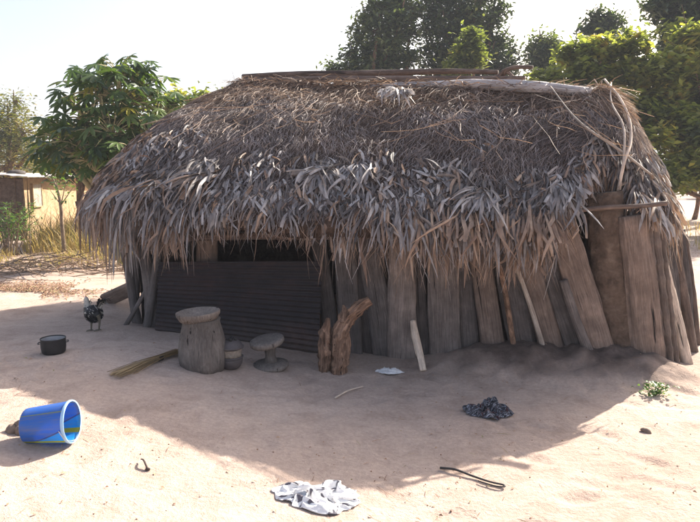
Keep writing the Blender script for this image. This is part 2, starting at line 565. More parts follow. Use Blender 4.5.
for (x, y, z) in vs:
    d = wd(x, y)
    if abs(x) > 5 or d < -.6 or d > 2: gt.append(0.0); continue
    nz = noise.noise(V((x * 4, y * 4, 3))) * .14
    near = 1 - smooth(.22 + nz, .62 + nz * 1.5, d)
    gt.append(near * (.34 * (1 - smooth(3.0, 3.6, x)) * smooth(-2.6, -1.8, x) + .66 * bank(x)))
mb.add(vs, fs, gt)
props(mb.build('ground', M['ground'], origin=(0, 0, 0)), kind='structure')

# far hills
mb = MB()
n = 160
vs, fs = [], []
for r in range(9):
    for i in range(n + 1):
        a = math.radians(-75 + 150 * i / n)
        D = 330 + r * 30
        hgt = (30 + 12 * noise.noise(V((a * 3, 0, 1))) + 5 * noise.noise(V((a * 11, 0, 2)))) * math.sin(PI * min(1, r / 5) * .5 if r < 5 else PI * .5)
        vs.append((D * math.sin(a), D * math.cos(a), -1 + hgt))
for r in range(8):
    for i in range(n):
        k = r * (n + 1) + i
        fs.append((k, k + 1, k + n + 2, k + n + 1))
mb.add(vs, fs)
props(mb.build('hills', M['hill'], origin=(0, 330, -1)), kind='structure')

# ------------------------------------------------------------------ the hut
HUT = thing('thatched_hut', (0.2, 6.3, 0), 'wooden hut with a shaggy grey brown thatched roof and upright plank walls', 'hut')
PHI = math.radians(11)
LX = V((math.cos(PHI), -math.sin(PHI), 0)); LY = V((math.sin(PHI), math.cos(PHI), 0))
HC = V((0.22, 6.66, 0))
HA, HB = 3.0, 1.93
R0, R1 = P(245, 82, 8.0), P(594, 90, 5.95)


def outline(th, k=1.0, ex=2.35):
    c, s = math.cos(th), math.sin(th)
    x = math.copysign(abs(c) ** (2 / ex), c) * HA * k
    y = math.copysign(abs(s) ** (2 / ex), s) * HB * k
    return x, y


def eavez(th):
    c, s = math.cos(th), math.sin(th)
    z = 1.27
    z += .24 * max(0, -c) ** 2 + .06 * max(0, c) ** 2      # left and right ends
    z += .16 * max(0, s)                                    # back
    return z + .05 * noise.noise(V((c * 3, s * 3, 2)))


def roof(th, v):
    x, y = outline(th)
    e = HC + LX * x + LY * y
    e.z = eavez(th)
    t = smooth(-.72, .72, x / HA)
    t = max(0, min(1, (x / HA + .62) / 1.24))
    r = R0.lerp(R1, t)
    notch = math.exp(-((e.x - 2.06) / .30) ** 4) * (1 if y < 0 else 0)
    v = v * (1 - .26 * notch)
    p = r.lerp(e, v)
    side = math.cos(th)
    b = .13 + (.06 * max(0, side) - .07 * max(0, -side))
    p.z += b * max(0, math.sin(PI * max(0, min(1, v)))) ** .9
    p.z += .26 * max(0, -side) ** .7 * v * max(0, math.sin(PI * max(0, min(1, v)))) if side < 0 else 0
    p.z += .035 * noise.fractal(V((p.x * 1.6, p.y * 1.6, p.z * 1.6)), 1, 2, 3)
    return p


def roofn(th, v):
    e = .02
    a = roof(th + e, v) - roof(th - e, v)
    b = roof(th, min(1.02, v + e)) - roof(th, v - e)
    n_ = a.cross(b)
    if n_.length < 1e-8: return V((0, 0, 1)), V((0, -1, 0))
    n_.normalize()
    if n_.z < 0: n_ = -n_
    d = b.normalized()
    return n_, d


mb = MB()
NT, NV = 160, 26
for inner in (0, 1):
    vs, fs = [], []
    for j in range(NV + 1):
        for i in range(NT):
            th = 2 * PI * i / NT
            p = roof(th, j / NV)
            if inner: p = p - V((0, 0, .13))
            vs.append(p)
    for j in range(NV):
        for i in range(NT):
            q = (j * NT + i, j * NT + (i + 1) % NT, (j + 1) * NT + (i + 1) % NT, (j + 1) * NT + i)
            fs.append(q if not inner else q[::-1])
    mb.add(vs, fs, .2)
o0 = NT * (NV + 1)
for i in range(NT):
    a, b = NV * NT + i, NV * NT + (i + 1) % NT
    mb.f.append((a, b, b + o0, a + o0))
ROOF = mb.build('thatch_roof', M['shell'], HUT)


def theta():                             # more strands where the camera looks, some everywhere
    if R.random() < .80:
        return -PI / 2 + R.uniform(-1.75, 1.75)
    return R.uniform(0, 2 * PI)


def flow(th, v):
    n_, d = roofn(th, v)
    return n_, d, n_.cross(d)


# loose grass straws
mb = MB()
for i in range(70000):
    th = theta()
    v = R.random() ** .75 * .97
    n_, d, s = flow(th, v)
    p = roof(th, v) + n_ * R.uniform(.0, .045)
    clump = noise.noise(V((p.x * 2.2, p.y * 2.2, p.z * 2.2 + 7)))
    ang = clump * 1.0 + R.gauss(0, .38)
    dd = (d * math.cos(ang) + s * math.sin(ang))
    fine = smooth(.18, .42, v + .12 * noise.noise(V((p.x * 1.7, p.y, 31))))
    L = R.uniform(.12, .42) * (1 - .52 * fine)
    lift = (R.gauss(.05, .09) + .05) * (1 - .3 * fine)
    w = R.uniform(.0015, .0042) * (1 - .12 * fine)
    pts = [p]
    cur = V(p); dirv = (dd + n_ * lift).normalized()
    curl = s * R.gauss(0, .28)
    for k in range(3):
        cur = cur + dirv * (L / 3)
        pts.append(V(cur))
        dirv = (dirv + V((0, 0, -.16)) + curl - n_ * (lift * .5)).normalized()
    tone = max(0, min(1, .42 + clump * .45 + R.gauss(0, .2)))
    tone = tone * .62 if fine < R.random() else .64 + .36 * tone
    rnd = V((R.gauss(0, 1), R.gauss(0, 1), R.gauss(0, 1)))
    strip(mb, pts, [w, w * .9, w * .7, w * .3], rnd, tone)
for i in range(2600):                      # untidy cap along the ridge
    p = R0.lerp(R1, R.uniform(-.02, 1.02)) + V((R.gauss(0, .05), R.gauss(-.05, .10), R.uniform(-.05, .005)))
    a = R.uniform(0, 2 * PI)
    dd = V((math.cos(a), math.sin(a) * .8, R.gauss(.05, .22))).normalized()
    L = R.uniform(.08, .30); w = R.uniform(.002, .005)
    strip(mb, [p, p + dd * L * .5 + V((0, 0, .01)), p + dd * L - V((0, 0, .03))], [w, w, w * .4], V((R.gauss(0, 1), R.gauss(0, 1), R.gauss(0, 1))), max(0, min(.6, R.gauss(.25, .14))))
mb.build('loose_grass_straw', M['straw'], ROOF)

# long tangled vine stems on the front slope
mb = MB()
for i in range(170):
    th = -PI / 2 + R.uniform(-.9, .75)
    v = R.uniform(.05, .55)
    n_, d, s = flow(th, v)
    p = roof(th, v) + n_ * .05
    ang = R.gauss(.1, .5)
    pts = []
    L = R.uniform(.4, .9)
    for k in range(6):
        q = V(p)
        pts.append(q)
        p = p + (d * math.cos(ang) + s * math.sin(ang)) * (L / 5)
        ang += R.gauss(0, .35)
        v2 = v + L / 5 * (k + 1) / 2.0
        p.z = max(p.z, roof(th, min(.98, v2)).z - .1) if v2 < .98 else p.z
    strip(mb, pts, [.0028] * 6, V((R.gauss(0, 1), R.gauss(0, 1), 1)), R.uniform(.2, .5))
mb.build('vine_stem', M['straw'], ROOF)


def leaflet(mb, p, d0, n_, s, L, w, tone, grav=.55, curlk=.25, segs=5):
    dirv = V(d0).normalized()
    pts = [V(p)]
    wid = [w * .45]
    curl = s * R.gauss(0, curlk)
    kink = R.choice([0, 1, 2, 3, 9, 9])
    cur = V(p)
    for k in range(segs):
        cur = cur + dirv * (L / segs)
        pts.append(V(cur))
        t = (k + 1) / segs
        wid.append(w * (.45 + .55 * math.sin(PI * min(1, t * 1.25) * .5 + .1)) * (1 - t ** 3 * .93))
        dirv = (dirv + V((0, 0, -grav * (.6 + t))) * (2.0 / segs) + curl * (1.2 / segs)).normalized()
        if k == kink: dirv = (dirv + s * R.gauss(0, .7) + V((0, 0, -.5)) + n_ * R.gauss(0, .35)).normalized()
    side = (s + V((R.gauss(0, .7), R.gauss(0, .7), R.gauss(0, .7)))).normalized()
    cut = R.random()
    if cut < .42:                          # torn leaf: blunt, shorter
        pts, wid = pts[:-2], wid[:-2]
    tl = [max(0, min(1, tone + R.gauss(0, .05) + .10 * (i / len(pts) - .5))) for i in range(len(pts)) for _ in range(3)] if tone < .74 else tone
    strip(mb, pts, wid, side, tl, R.uniform(-.7, .7))


# broad palm leaves on the lower slope
mb = MB()
for i in range(6800):
    th = theta()
    v = .60 + .36 * R.random() ** .8
    n_, d, s = flow(th, v)
    p = roof(th, v) + n_ * R.uniform(.01, .06)
    cl = noise.noise(V((p.x * 2.6, p.y * 2.6, 1.5)))
    gate = (v - .60) / .36 + cl * .9
    if gate < .28: continue
    ang = cl * 1.0 + R.gauss(0, .42)
    dd = d * math.cos(ang) + s * math.sin(ang) + n_ * R.uniform(-.05, .28)
    brown = R.random() < .18 + (.45 if math.cos(th) < -.75 else 0)
    tone = R.uniform(.8, 1) if brown else max(.02, min(.72, .34 + cl * .4 + R.gauss(0, .2)))
    leaflet(mb, p, dd, n_, s, R.uniform(.10, .27), R.uniform(.006, .020), tone, .35, .4)
mb.build('palm_leaf_layer', M['palm'], ROOF)

# fringe hanging over the eaves
mb = MB()
for i in range(5400):
    th = theta()
    c, si = math.cos(th), math.sin(th)
    v = R.uniform(.90, 1.0)
    n_, d, s = flow(th, min(.98, v))
    p = roof(th, v) + n_ * R.uniform(-.08, .05)
    cl = noise.noise(V((p.x * 2.3, p.y * 2.3, 8.5)))
    ang = cl * 1.1 + R.gauss(0, .36)
    dd = d * math.cos(ang) + s * math.sin(ang) + n_ * R.uniform(-.1, .25)
    L = R.uniform(.18, .44) * (1 + .6 * cl)
    xl = p.x
    if -1.35 < xl < -.25 and si < 0: L *= .62                      # above the iron sheet the fringe is shorter
    if 1.55 < xl < 2.25 and si < 0: L *= .55                        # and over the doorway
    if c < -.6: L *= 1.7
    if c > .7: L *= 1.1
    inner = n_.dot(p - roof(th, min(.98, v))) < -.02
    br = .2 + (.35 if inner else 0) + (.4 if c < -.7 else 0) + (.25 if c > .7 else 0)
    tone = R.uniform(.78, 1) if R.random() < br else max(.02, min(.70, .36 + cl * .3 + R.gauss(0, .16)))
    leaflet(mb, p, dd, n_, s, L, R.uniform(.004, .017), tone, 1.0 + (2.6 if c < -.6 else 0), .35, 6)
for i in range(3200):                      # frayed straw between the leaves
    th = theta()
    p = roof(th, R.uniform(.93, 1.0)) - V((0, 0, R.uniform(-.03, .06)))
    n_, d, s = flow(th, .97)
    L = R.uniform(.12, .40)
    if (-1.35 < p.x < -.25 or 1.7 < p.x < 2.4) and math.sin(th) < 0: L *= .6
    dd = (d * .7 + s * R.gauss(0, .35) + n_ * R.gauss(0, .15)).normalized()
    w = R.uniform(.0012, .0035)
    strip(mb, [p, p + dd * L * .4 - V((0, 0, .12 * L)), p + dd * L * .65 - V((0, 0, .5 * L)) + s * R.gauss(0, .03), p + dd * L * .7 - V((0, 0, .95 * L)) + s * R.gauss(0, .05)], [w, w, w * .8, w * .3], V((R.gauss(0, 1), R.gauss(0, 1), R.gauss(0, .4))), R.uniform(.7, 1))
for i in range(1500):                      # long broad leaves hanging in a heavy layer
    th = theta()
    c = math.cos(th)
    p = roof(th, R.uniform(.86, .98)); n_, d, s = flow(th, .95)
    p = p + n_ * R.uniform(.0, .05)
    cl = noise.noise(V((p.x * 1.6, p.y * 1.6, 21)))
    if cl < -.12: continue
    L = R.uniform(.26, .50) * (1 + .4 * cl)
    if (-1.35 < p.x < -.25 or 1.65 < p.x < 2.35) and math.sin(th) < 0: L *= .55
    tone = R.uniform(.80, 1) if R.random() < .3 else max(.1, min(.73, .55 + R.gauss(0, .16)))
    leaflet(mb, p, d * .8 + s * R.gauss(0, .22) + n_ * .12 - V((0, 0, .3)), n_, s, L, R.uniform(.010, .022), tone, 1.3, .3, 6)
# a second, shaggier layer of long brown leaves under it
for i in range(900):
    th = theta()
    c = math.cos(th)
    p = roof(th, .985) - V((0, 0, R.uniform(.06, .13)))
    n_, d, s = flow(th, .97)
    if noise.noise(V((p.x * 1.9, p.y * 1.9, 3.3))) < -.05 + (.1 if -1.4 < p.x < -.2 else 0): continue
    if -1.35 < p.x < -.2 and math.sin(th) < 0: continue
    L = R.uniform(.25, .5)
    if 1.6 < p.x < 2.3 and math.sin(th) < 0: L *= .4
    leaflet(mb, p, d * .6 + s * R.gauss(0, .25) + V((0, 0, -.8)), n_, s, L, R.uniform(.008, .020), R.uniform(.72, 1), 1.0, .25, 6)
props(mb.build('palm_leaf_fringe', M['palm'], ROOF))

# a few big fan bunches that lie on the thatch
def fan(name, px, py, Yd, spread, L, cnt, tones, aim=0.0, wmax=.022, lift=.06):
    # nearest roof point to the sight line
    best = None
    for a in range(120):
        th = -PI + a * PI / 120 + .01
        for j in range(1, 40):
            q = roof(th, j / 40)
            r_ = ray(px, py)
            k = (q - CAM).dot(r_)
            dist = (q - CAM - r_ * k).length
            n_ = roofn(th, j / 40)[0]
            if n_.dot(CAM - q) < 0: continue
            if best is None or dist < best[0]: best = (dist, th, j / 40, q)
    _, th, v, q = best
    n_, d, s = flow(th, v)
    m2 = MB()
    for i in range(cnt):
        a = aim + R.gauss(0, spread)
        dd = d * math.cos(a) + s * math.sin(a) + n_ * R.uniform(.15, .45)
        leaflet(m2, q + n_ * lift + s * R.gauss(0, .07) + d * R.gauss(0, .04), dd, n_, s, L * R.uniform(.4, 1.1), R.uniform(.007, wmax), R.uniform(*tones), .45, .45, 6)
    return m2.build(name, M['palm'], ROOF)


fan('grey_palm_bunch', 400, 101, 6, .5, .40, 60, (.55, .73), 0, .026, .12)
fan('grey_palm_bunch', 325, 172, 6, .6, .42, 90, (.25, .7), -.3)
fan('grey_palm_bunch', 357, 172, 6, .35, .42, 60, (.3, .72), .15)
fan('brown_palm_bunch', 205, 178, 6, .42, .6, 70, (.45, 1.0), -.35)
fan('brown_palm_bunch', 150, 190, 6, .5, .5, 60, (.3, 1.0), -.15)
fan('brown_palm_bunch', 115, 195, 6, .45, .5, 60, (.3, 1.0), .0)
fan('grey_palm_bunch', 208, 168, 6, .3, .45, 50, (.15, .6), .1)
fan('grey_palm_bunch', 480, 195, 6, .5, .40, 70, (.3, .7), -.1)
fan('grey_palm_bunch', 560, 190, 6, .4, .45, 70, (.25, .65), .0)
for (bx, by, bl) in ((448, 228, .42), (468, 232, .5), (478, 228, .52), (492, 228, .46), (530, 232, .46), (540, 235, .5), (552, 236, .52), (562, 236, .46)):
    fan('brown_palm_bunch', bx, by, 6, .16, bl, 12, (.80, 1.0), R.gauss(.05, .1), .020, .05)
fan('brown_palm_bunch', 655, 195, 6, .4, .42, 70, (.3, 1.0), .0)
fan('brown_palm_bunch', 640, 200, 6, .35, .40, 60, (.55, 1.0), .0)

# ---- wall planks and posts
def post(name, b, t, wpx, mat, flat=.3, off=0.0, amp=.10, sq=3.2, tone=.5, bend=0.0, sides=16, taper=.9, label=None, freq=3.0, mid=None):
    B, T = onwall(*b, off), onwall(*t, off)
    g = gh(B.x, B.y)
    ax = (T - B).normalized()
    if B.z > g - .03: B = B - ax * ((B.z - g + .06) / max(.3, ax.z))
    depth = (B - CAM).dot(FWD)
    r = wpx / 2 / F * depth
    m_ = B.lerp(T, .5) + WD * bend
    if name == 'wall_plank': r *= .90
    m2 = MB()
    tube(m2, [B, m_, T], [r * 1.05, r, r * taper], sides * 2, 14, flat, WD, amp, freq, tone, sq, groove=.10 if mat is not M['clay'] else .02)
    o = m2.build(name, mat, HUT)
    if label: o['label'] = label
    return o


pl = 'wall_plank'
post(pl, (334, 362), (316, 225), 17, M['plank_grey'], .35, .02, tone=.22, bend=.01)
post(pl, (352, 369), (343, 215), 24, M['plank_grey'], .3, .05, tone=.40)
post(pl, (372, 365), (352, 225), 15, M['plank_grey'], .35, .00, tone=.18)
post(pl, (386, 366), (363, 225), 26, M['plank_grey'], .3, .02, tone=.45, bend=.02)
post(pl, (402, 366), (402, 225), 30, M['plank_grey'], .3, .05, tone=.86, label='broad pale grey plank with a knot')
post(pl, (425, 364), (416, 225), 15, M['plank_grey'], .4, .0, tone=.25, bend=-.01)
post(pl, (446, 366), (440, 225), 33, M['plank_grey'], .25, .04, tone=.66, label='very broad weathered plank with a pale worn foot')
post(pl, (470, 358), (460, 225), 20, M['plank_grey'], .3, .0, tone=.34)
post(pl, (494, 353), (476, 225), 25, M['plank_brown'], .3, .03, tone=.52)
post(pl, (524, 352), (499, 225), 29, M['plank_grey'], .3, .01, tone=.40, label='broad plank with a pale blotch at its foot')
post(pl, (552, 352), (515, 215), 24, M['plank_brown'], .3, .04, tone=.60)
post(pl, (577, 352), (536, 225), 21, M['plank_grey'], .3, .03, tone=.45)
post(pl, (600, 352), (556, 205), 31, M['plank_brown'], .25, .08, tone=.68, label='wide leaning brown plank beside the doorway')
post('thin_branch_pole', (513, 345), (493, 235), 5, M['bark'], .9, .10, .15, 2, .6, .015)
post('thin_branch_pole', (539, 335), (512, 255), 4.5, M['pole'], .9, .11, .12, 2, .5, .01)
post('round_pole', (591, 358), (563, 280), 9.5, M['plank_grey'], .95, .14, .10, 2, .6, -.01)
post('corner_post', (619, 350), (603, 192), 38, M['clay'], .95, -.08, .08, 2.2, .5, -.02, 24, .92, 'thick mud coated post at the doorway', 5)
post('corner_post', (646, 358), (630, 215), 34, M['plank_brown'], .9, .0, .06, 2.3, .75, .0, 24, .88, 'thick smooth pinkish brown post')
for k, (bx, tx, wp, of) in enumerate([(664, 648, 7, .05), (671, 655, 7.5, .04), (677, 660, 7, -.02), (657, 643, 6, -.06)]):
    B, T = onwall(bx, 362, of), onwall(tx, 225, of)
    m2 = MB()
    pts, rad = [], []
    B.z = gh(B.x, B.y) - .05
    for j in range(25):
        pts.append(B.lerp(T, j / 24)); rad.append(wp / 2 / F * 5.0 * (1.15 if j % 3 == 0 else .95))
    tube(m2, pts, rad, 10, 2, 1, None, .05, 6, .5)
    m2.build('knobbly_pole', M['plank_brown'], HUT)
# right end: poles lean against the end of the wall and splay outwards
for (b, t, wp, Yb, Yt, mt, tn) in [((688, 366), (655, 235), 11, 5.0, 5.05, M['pole'], .7), ((694, 352), (672, 235), 10, 5.35, 5.3, M['darkpole'], .5),
                               ((682, 362), (664, 240), 9, 5.15, 5.15, M['plank_grey'], .4), ((697, 345), (684, 235), 9, 5.6, 5.5, M['darkpole'], .4),
                               ((676, 358), (668, 230), 13, 5.3, 5.3, M['plank_grey'], .35), ((690, 350), (680, 230), 12, 5.55, 5.5, M['plank_grey'], .3)]:
    B, T = P(*b, Yb), P(*t, Yt)
    B.z = gh(B.x, B.y) - .05
    m2 = MB()
    r = wp / 2 / F * 5.2
    tube(m2, [B, B.lerp(T, .5) + V((.01, 0, 0)), T], [r * 1.1, r, r * .8], 10, 6, .7, V((1, 0, 0)), .14, 5, tn, 2.4)
    m2.build('leaning_pole', mt, HUT)
# left corner: crooked poles
for (b, t, wp, Yb, Yt, bend) in [((152, 350), (143, 245), 13, 5.45, 5.55, .03), ((140, 350), (128, 250), 9, 5.62, 5.7, -.02), ((147, 348), (160, 240), 8, 5.4, 5.5, .0),
                                 ((124, 347), (149, 285), 4.5, 5.5, 5.5, 0), ((137, 300), (120, 245), 4, 6.0, 5.9, 0), ((134, 343), (136, 240), 8, 5.9, 5.9, .02)]:
    B, T = P(*b, Yb), P(*t, Yt)
    B.z = gh(B.x, B.y) - .05
    m2 = MB()
    r = wp / 2 / F * 5.6
    tube(m2, [B, B.lerp(T, .45) + V((bend, 0, 0)), T], [r * 1.1, r, r * .85], 10, 6, .85, None, .16, 5, .5)
    m2.build('crooked_pole', M['plank_grey'], HUT)
post('corner_post', (208, 352), (207, 215), 21, M['plank_brown'], .9, -.10, .06, 2, .62)
# wattle wall of the sides and back, dark inside
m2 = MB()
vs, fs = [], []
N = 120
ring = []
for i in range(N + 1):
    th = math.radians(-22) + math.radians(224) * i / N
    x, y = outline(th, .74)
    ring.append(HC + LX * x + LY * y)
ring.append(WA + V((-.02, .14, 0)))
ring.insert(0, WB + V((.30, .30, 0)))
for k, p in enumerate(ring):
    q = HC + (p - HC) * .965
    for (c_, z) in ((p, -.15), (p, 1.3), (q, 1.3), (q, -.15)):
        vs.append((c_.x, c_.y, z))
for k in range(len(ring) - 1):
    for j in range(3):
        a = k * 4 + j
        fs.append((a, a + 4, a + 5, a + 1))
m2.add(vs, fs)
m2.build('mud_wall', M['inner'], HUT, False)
# dark backing added behind the front planks to keep their gaps dark, leaving the doorway and the opening over the sheet free
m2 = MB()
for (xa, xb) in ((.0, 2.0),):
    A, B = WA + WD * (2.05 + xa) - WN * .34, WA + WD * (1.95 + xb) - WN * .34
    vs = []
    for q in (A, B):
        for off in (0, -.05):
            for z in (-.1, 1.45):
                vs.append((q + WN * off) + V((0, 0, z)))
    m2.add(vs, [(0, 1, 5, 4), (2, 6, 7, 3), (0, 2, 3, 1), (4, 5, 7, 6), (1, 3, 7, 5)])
m2.build('plank_gap_backing', M['inner'], HUT, False)
# lintel poles
m2 = MB()
tube(m2, [onwall(566, 212, .16), onwall(600, 208, .17), onwall(640, 206, .14), onwall(667, 203, .14)], [.018, .020, .019, .02], 10, 5, 1, None, .1, 6, .6)
m2.build('lintel_pole', M['darkpole'], HUT)
m2 = MB()
tube(m2, [onwall(130, 240, .03), onwall(250, 236, .05), onwall(400, 236, .06), onwall(560, 232, .06)], [.03, .035, .03, .03], 10, 5, 1, None, .1, 6, .4)
m2.build('lintel_pole', M['darkpole'], HUT)

# ------------------------------------------------------------------ things lying on the roof
def lowpoly_stick(name, pts, rad, mat, label, cat, group=None, amp=.12, sides=9, tone=.5, sub=5, flat=1.0):
    m2 = MB()
    tube(m2, pts, rad, sides, sub, flat, None, amp, 5, tone)
    o = m2.build(name, mat)
    if name == 'roof_pole': group = 'poles lying along the ridge'
    if name == 'bent_pole': group = 'bent poles hanging over the right end of the thatch'
    return props(o, label, cat, group)


Yr = lambda px: R0.y + (R1.y - R0.y) * (px - 245) / (594 - 245)
lowpoly_stick('roof_pole', [P(243, 77, Yr(243)-.05), P(300, 74, Yr(300)-.05), P(370, 73, Yr(370)-.02), P(450, 71, Yr(450)), P(498, 72, Yr(498))], [.040, .038, .036, .030, .022], M['darkpole'],
              'long dark brown pole along the ridge of the thatch, topmost from the left end', 'pole')
lowpoly_stick('roof_pole', [P(243, 81, Yr(243)-.12), P(330, 79, Yr(330)-.12), P(440, 79, Yr(440)-.1), P(525, 78, Yr(525)-.1)], [.038, .042, .036, .024], M['darkpole'],
              'reddish brown roof pole lying just below the topmost ridge pole', 'pole', tone=.62)
lowpoly_stick('grey_log', [P(363, 88, Yr(363)-.24), P(400, 87, Yr(400)-.26), P(440, 86, Yr(440)-.26), P(490, 85, Yr(490)-.26), P(530, 87, Yr(530)-.26), P(592, 92, Yr(592)-.2)], [.030, .054, .058, .060, .062, .04], M['greylog'],
              'thick silver grey log lying along the ridge of the thatch', 'log', amp=.15, sides=14)
mbf = MB()
tube(mbf, [P(476, 80, 6.55), P(500, 76, 6.45), P(511, 68, 6.36), P(533, 67, 6.25)], [.026, .024, .022, .018], 8, 4, 1, None, .15, 6, .45)
tube(mbf, [P(496, 77, 6.45), P(507, 72, 6.4), P(516, 80, 6.3)], [.018, .018, .014], 8, 4, 1, None, .15, 6, .8)
tube(mbf, [P(511, 68, 6.36), P(503, 71, 6.4), P(496, 80, 6.4)], [.018, .016, .012], 8, 4, 1, None, .15, 6, .6)
props(mbf.build('forked_branch', M['darkpole']), 'short forked branch sticking up at the right part of the ridge', 'branch')


def on_roof(px, py, lift=.03):           # sight line against the roof surface
    best = None
    r_ = ray(px, py)
    for a in range(160):
        th = -PI + a * (PI * 1.12) / 160
        for j in range(0, 44):
            q = roof(th, j / 40)
            k = (q - CAM).dot(r_)
            dist = (q - CAM - r_ * k).length + .02 * k
            if best is None or dist < best[0]: best = (dist, k, th, j / 40)
    _, k, th, v = best
    n_ = roofn(th, min(.95, v))[0]
    return CAM + r_ * k + n_ * lift


lowpoly_stick('bent_pole', [on_roof(598, 90, .11), on_roof(612, 108, .11), on_roof(620, 128, .11), on_roof(621, 150, .11), on_roof(616, 168, .11), P(618, 191, on_roof(616, 170).y - .10)],
              [.009, .011, .012, .013, .014, .014], M['pole'], 'pale crooked pole hanging down the right side of the thatch', 'pole', tone=.85)
lowpoly_stick('bent_pole', [on_roof(603, 92, .11), on_roof(606, 112, .11), on_roof(614, 134, .115), on_roof(615, 158, .12), P(620, 190, on_roof(616, 170).y - .12)],
              [.007, .008, .009, .009, .008], M['pole'], 'thin pale stick looped beside the crooked pole on the thatch', 'stick', tone=.7)
lowpoly_stick('straight_rod', [on_roof(550, 97, .11), on_roof(568, 122, .11), on_roof(582, 137, .11), on_roof(610, 157, .11), on_roof(640, 181, .11)], [.005, .007, .010, .012, .010], M['pole'],
              'long grey rod slanting across the right end of the thatch', 'rod', tone=.42)
mbf = MB()
a0 = P(598, 88, 5.88)
tube(mbf, [P(540, 84, 6.05), P(575, 86, 5.95), a0], [.009, .009, .008], 7, 4, 1, None, .1, 6, .7)
for (tx, ty) in ((594, 79), (602, 81), (607, 86), (598, 97)):
    tube(mbf, [a0, P((598 + tx) / 2 + 1, (88 + ty) / 2, 5.88), P(tx, ty, 5.86)], [.007, .006, .004], 6, 3, 1, None, .1, 6, .7)
props(mbf.build('twiggy_branch', M['pole']), 'thin branch with a tuft of twigs at the right end of the ridge', 'branch')

# ------------------------------------------------------------------ corrugated sheet
def bilerp(a, b, c, d, u, v): return a.lerp(b, u).lerp(d.lerp(c, u), v)


mb = MB()
tl, tr, br, bl = onwall(159, 262, .10), onwall(322, 261, .12), onwall(319, 359, .20), onwall(156, 352, .18)
for q in (bl, br): q.z = gh(q.x, q.y) - .01
NU, NW = 40, 150
for layer in (0, 1):
    vs = []
    for j in range(NW + 1):
        for i in range(NU + 1):
            u, v = i / NU, j / NW
            p = bilerp(tl, tr, br, bl, u, v)
            w = math.sin(v * 2 * PI * 17 + .5 * noise.noise(V((u * 2, v * 2, 6)))) * (.009 + .004 * noise.noise(V((u * 5, v * 4, 8)))) + .016 * noise.noise(V((u * 3, v * 3, 4))) + .03 * noise.noise(V((u * 1.2, v * 1.2, 9)))
            p = p + WN * (w - layer * .0015)
            p.x += .006 * noise.noise(V((v * 9, u, 1))) * (1 if i in (0, NU) else 0)
            vs.append(p)
    q = [(j * (NU + 1) + i, j * (NU + 1) + i + 1, (j + 1) * (NU + 1) + i + 1, (j + 1) * (NU + 1) + i) for j in range(NW) for i in range(NU)]
    mb.add(vs, q if layer else [f[::-1] for f in q])
props(mb.build('corrugated_sheet', M['sheet']), 'dark rusty corrugated iron sheet leaning across the left opening of the hut', 'metal sheet')

# ------------------------------------------------------------------ mortar, pot, stool
p = G(203, 366)
sc = 1 / F * (p - CAM).dot(FWD)
t = thing('wooden_mortar', p, 'large grey wooden mortar with a flared rim in front of the iron sheet', 'mortar')
mb = MB()
h = 57 * sc
prof = [(0, -.03), (21 * sc, -.03), (22.5 * sc, .02), (23.6 * sc, .16 * h), (23.2 * sc, .35 * h), (21.5 * sc, .55 * h), (19 * sc, .72 * h), (17.8 * sc, .80 * h), (18.6 * sc, .85 * h)]
lathe(mb, prof, p, 44, .5, None, .025, 8)
mb.build('mortar_body', M['mortarwood'], t)
mb = MB()
prof = [(18.0 * sc, .835 * h), (19.6 * sc, .88 * h), (21.2 * sc, .925 * h), (21.4 * sc, .97 * h), (20.8 * sc, .985 * h), (18.6 * sc, .98 * h), (17.0 * sc, .97 * h), (13 * sc, .93 * h), (6 * sc, .89 * h), (0.001, .88 * h)]
lathe(mb, prof, p, 44, .72, V((-.055, -.01, 1)), .03, 9)
mb.build('mortar_rim', M['mortarwood'], t)

p = G(231, 368)
sc = 1 / F * (p - CAM).dot(FWD)
t = thing('lidded_pot', p, 'small dark round pot with a pale band and a lid, between mortar and stool', 'pot')
mb = MB()
lathe(mb, [(0.001, 0), (7 * sc, 0), (9.5 * sc, .015), (11.3 * sc, .045), (11.8 * sc, .07), (11.6 * sc, .085)], p, 36, .5)
lathe(mb, [(11.6 * sc, .085), (12.6 * sc, .088), (12.6 * sc, .096), (11 * sc, .098)], p, 36, .5)
mb.build('pot_bowl', M['claypot'], t)
mb = MB()
lathe(mb, [(10.8 * sc, .096), (10.6 * sc, .12), (11.0 * sc, .15), (11.2 * sc, .158)], p, 36, .5, None, .03, 30)
mb.build('pot_band', M['claypale'], t)
mb = MB()
lathe(mb, [(11.1 * sc, .156), (13.2 * sc, .165), (13.4 * sc, .176), (12.0 * sc, .182), (10.5 * sc, .205), (7 * sc, .222), (3 * sc, .228), (0.001, .228)], p, 36, .5)
mb.build('pot_lid', M['claypot'], t)
mb = MB()
for k in range(9):
    c = p + V((R.gauss(0, .03), R.gauss(0, .03), .232))
    lathe(mb, [(0.001, -.008), (.010, -.004), (.012, .004), (.007, .012), (0.001, .014)], c, 7, .4, V((R.gauss(0, .5), R.gauss(0, .5), 1)), .25, 40, k)
mb.build('charcoal_lump', M['blackpot'], t)

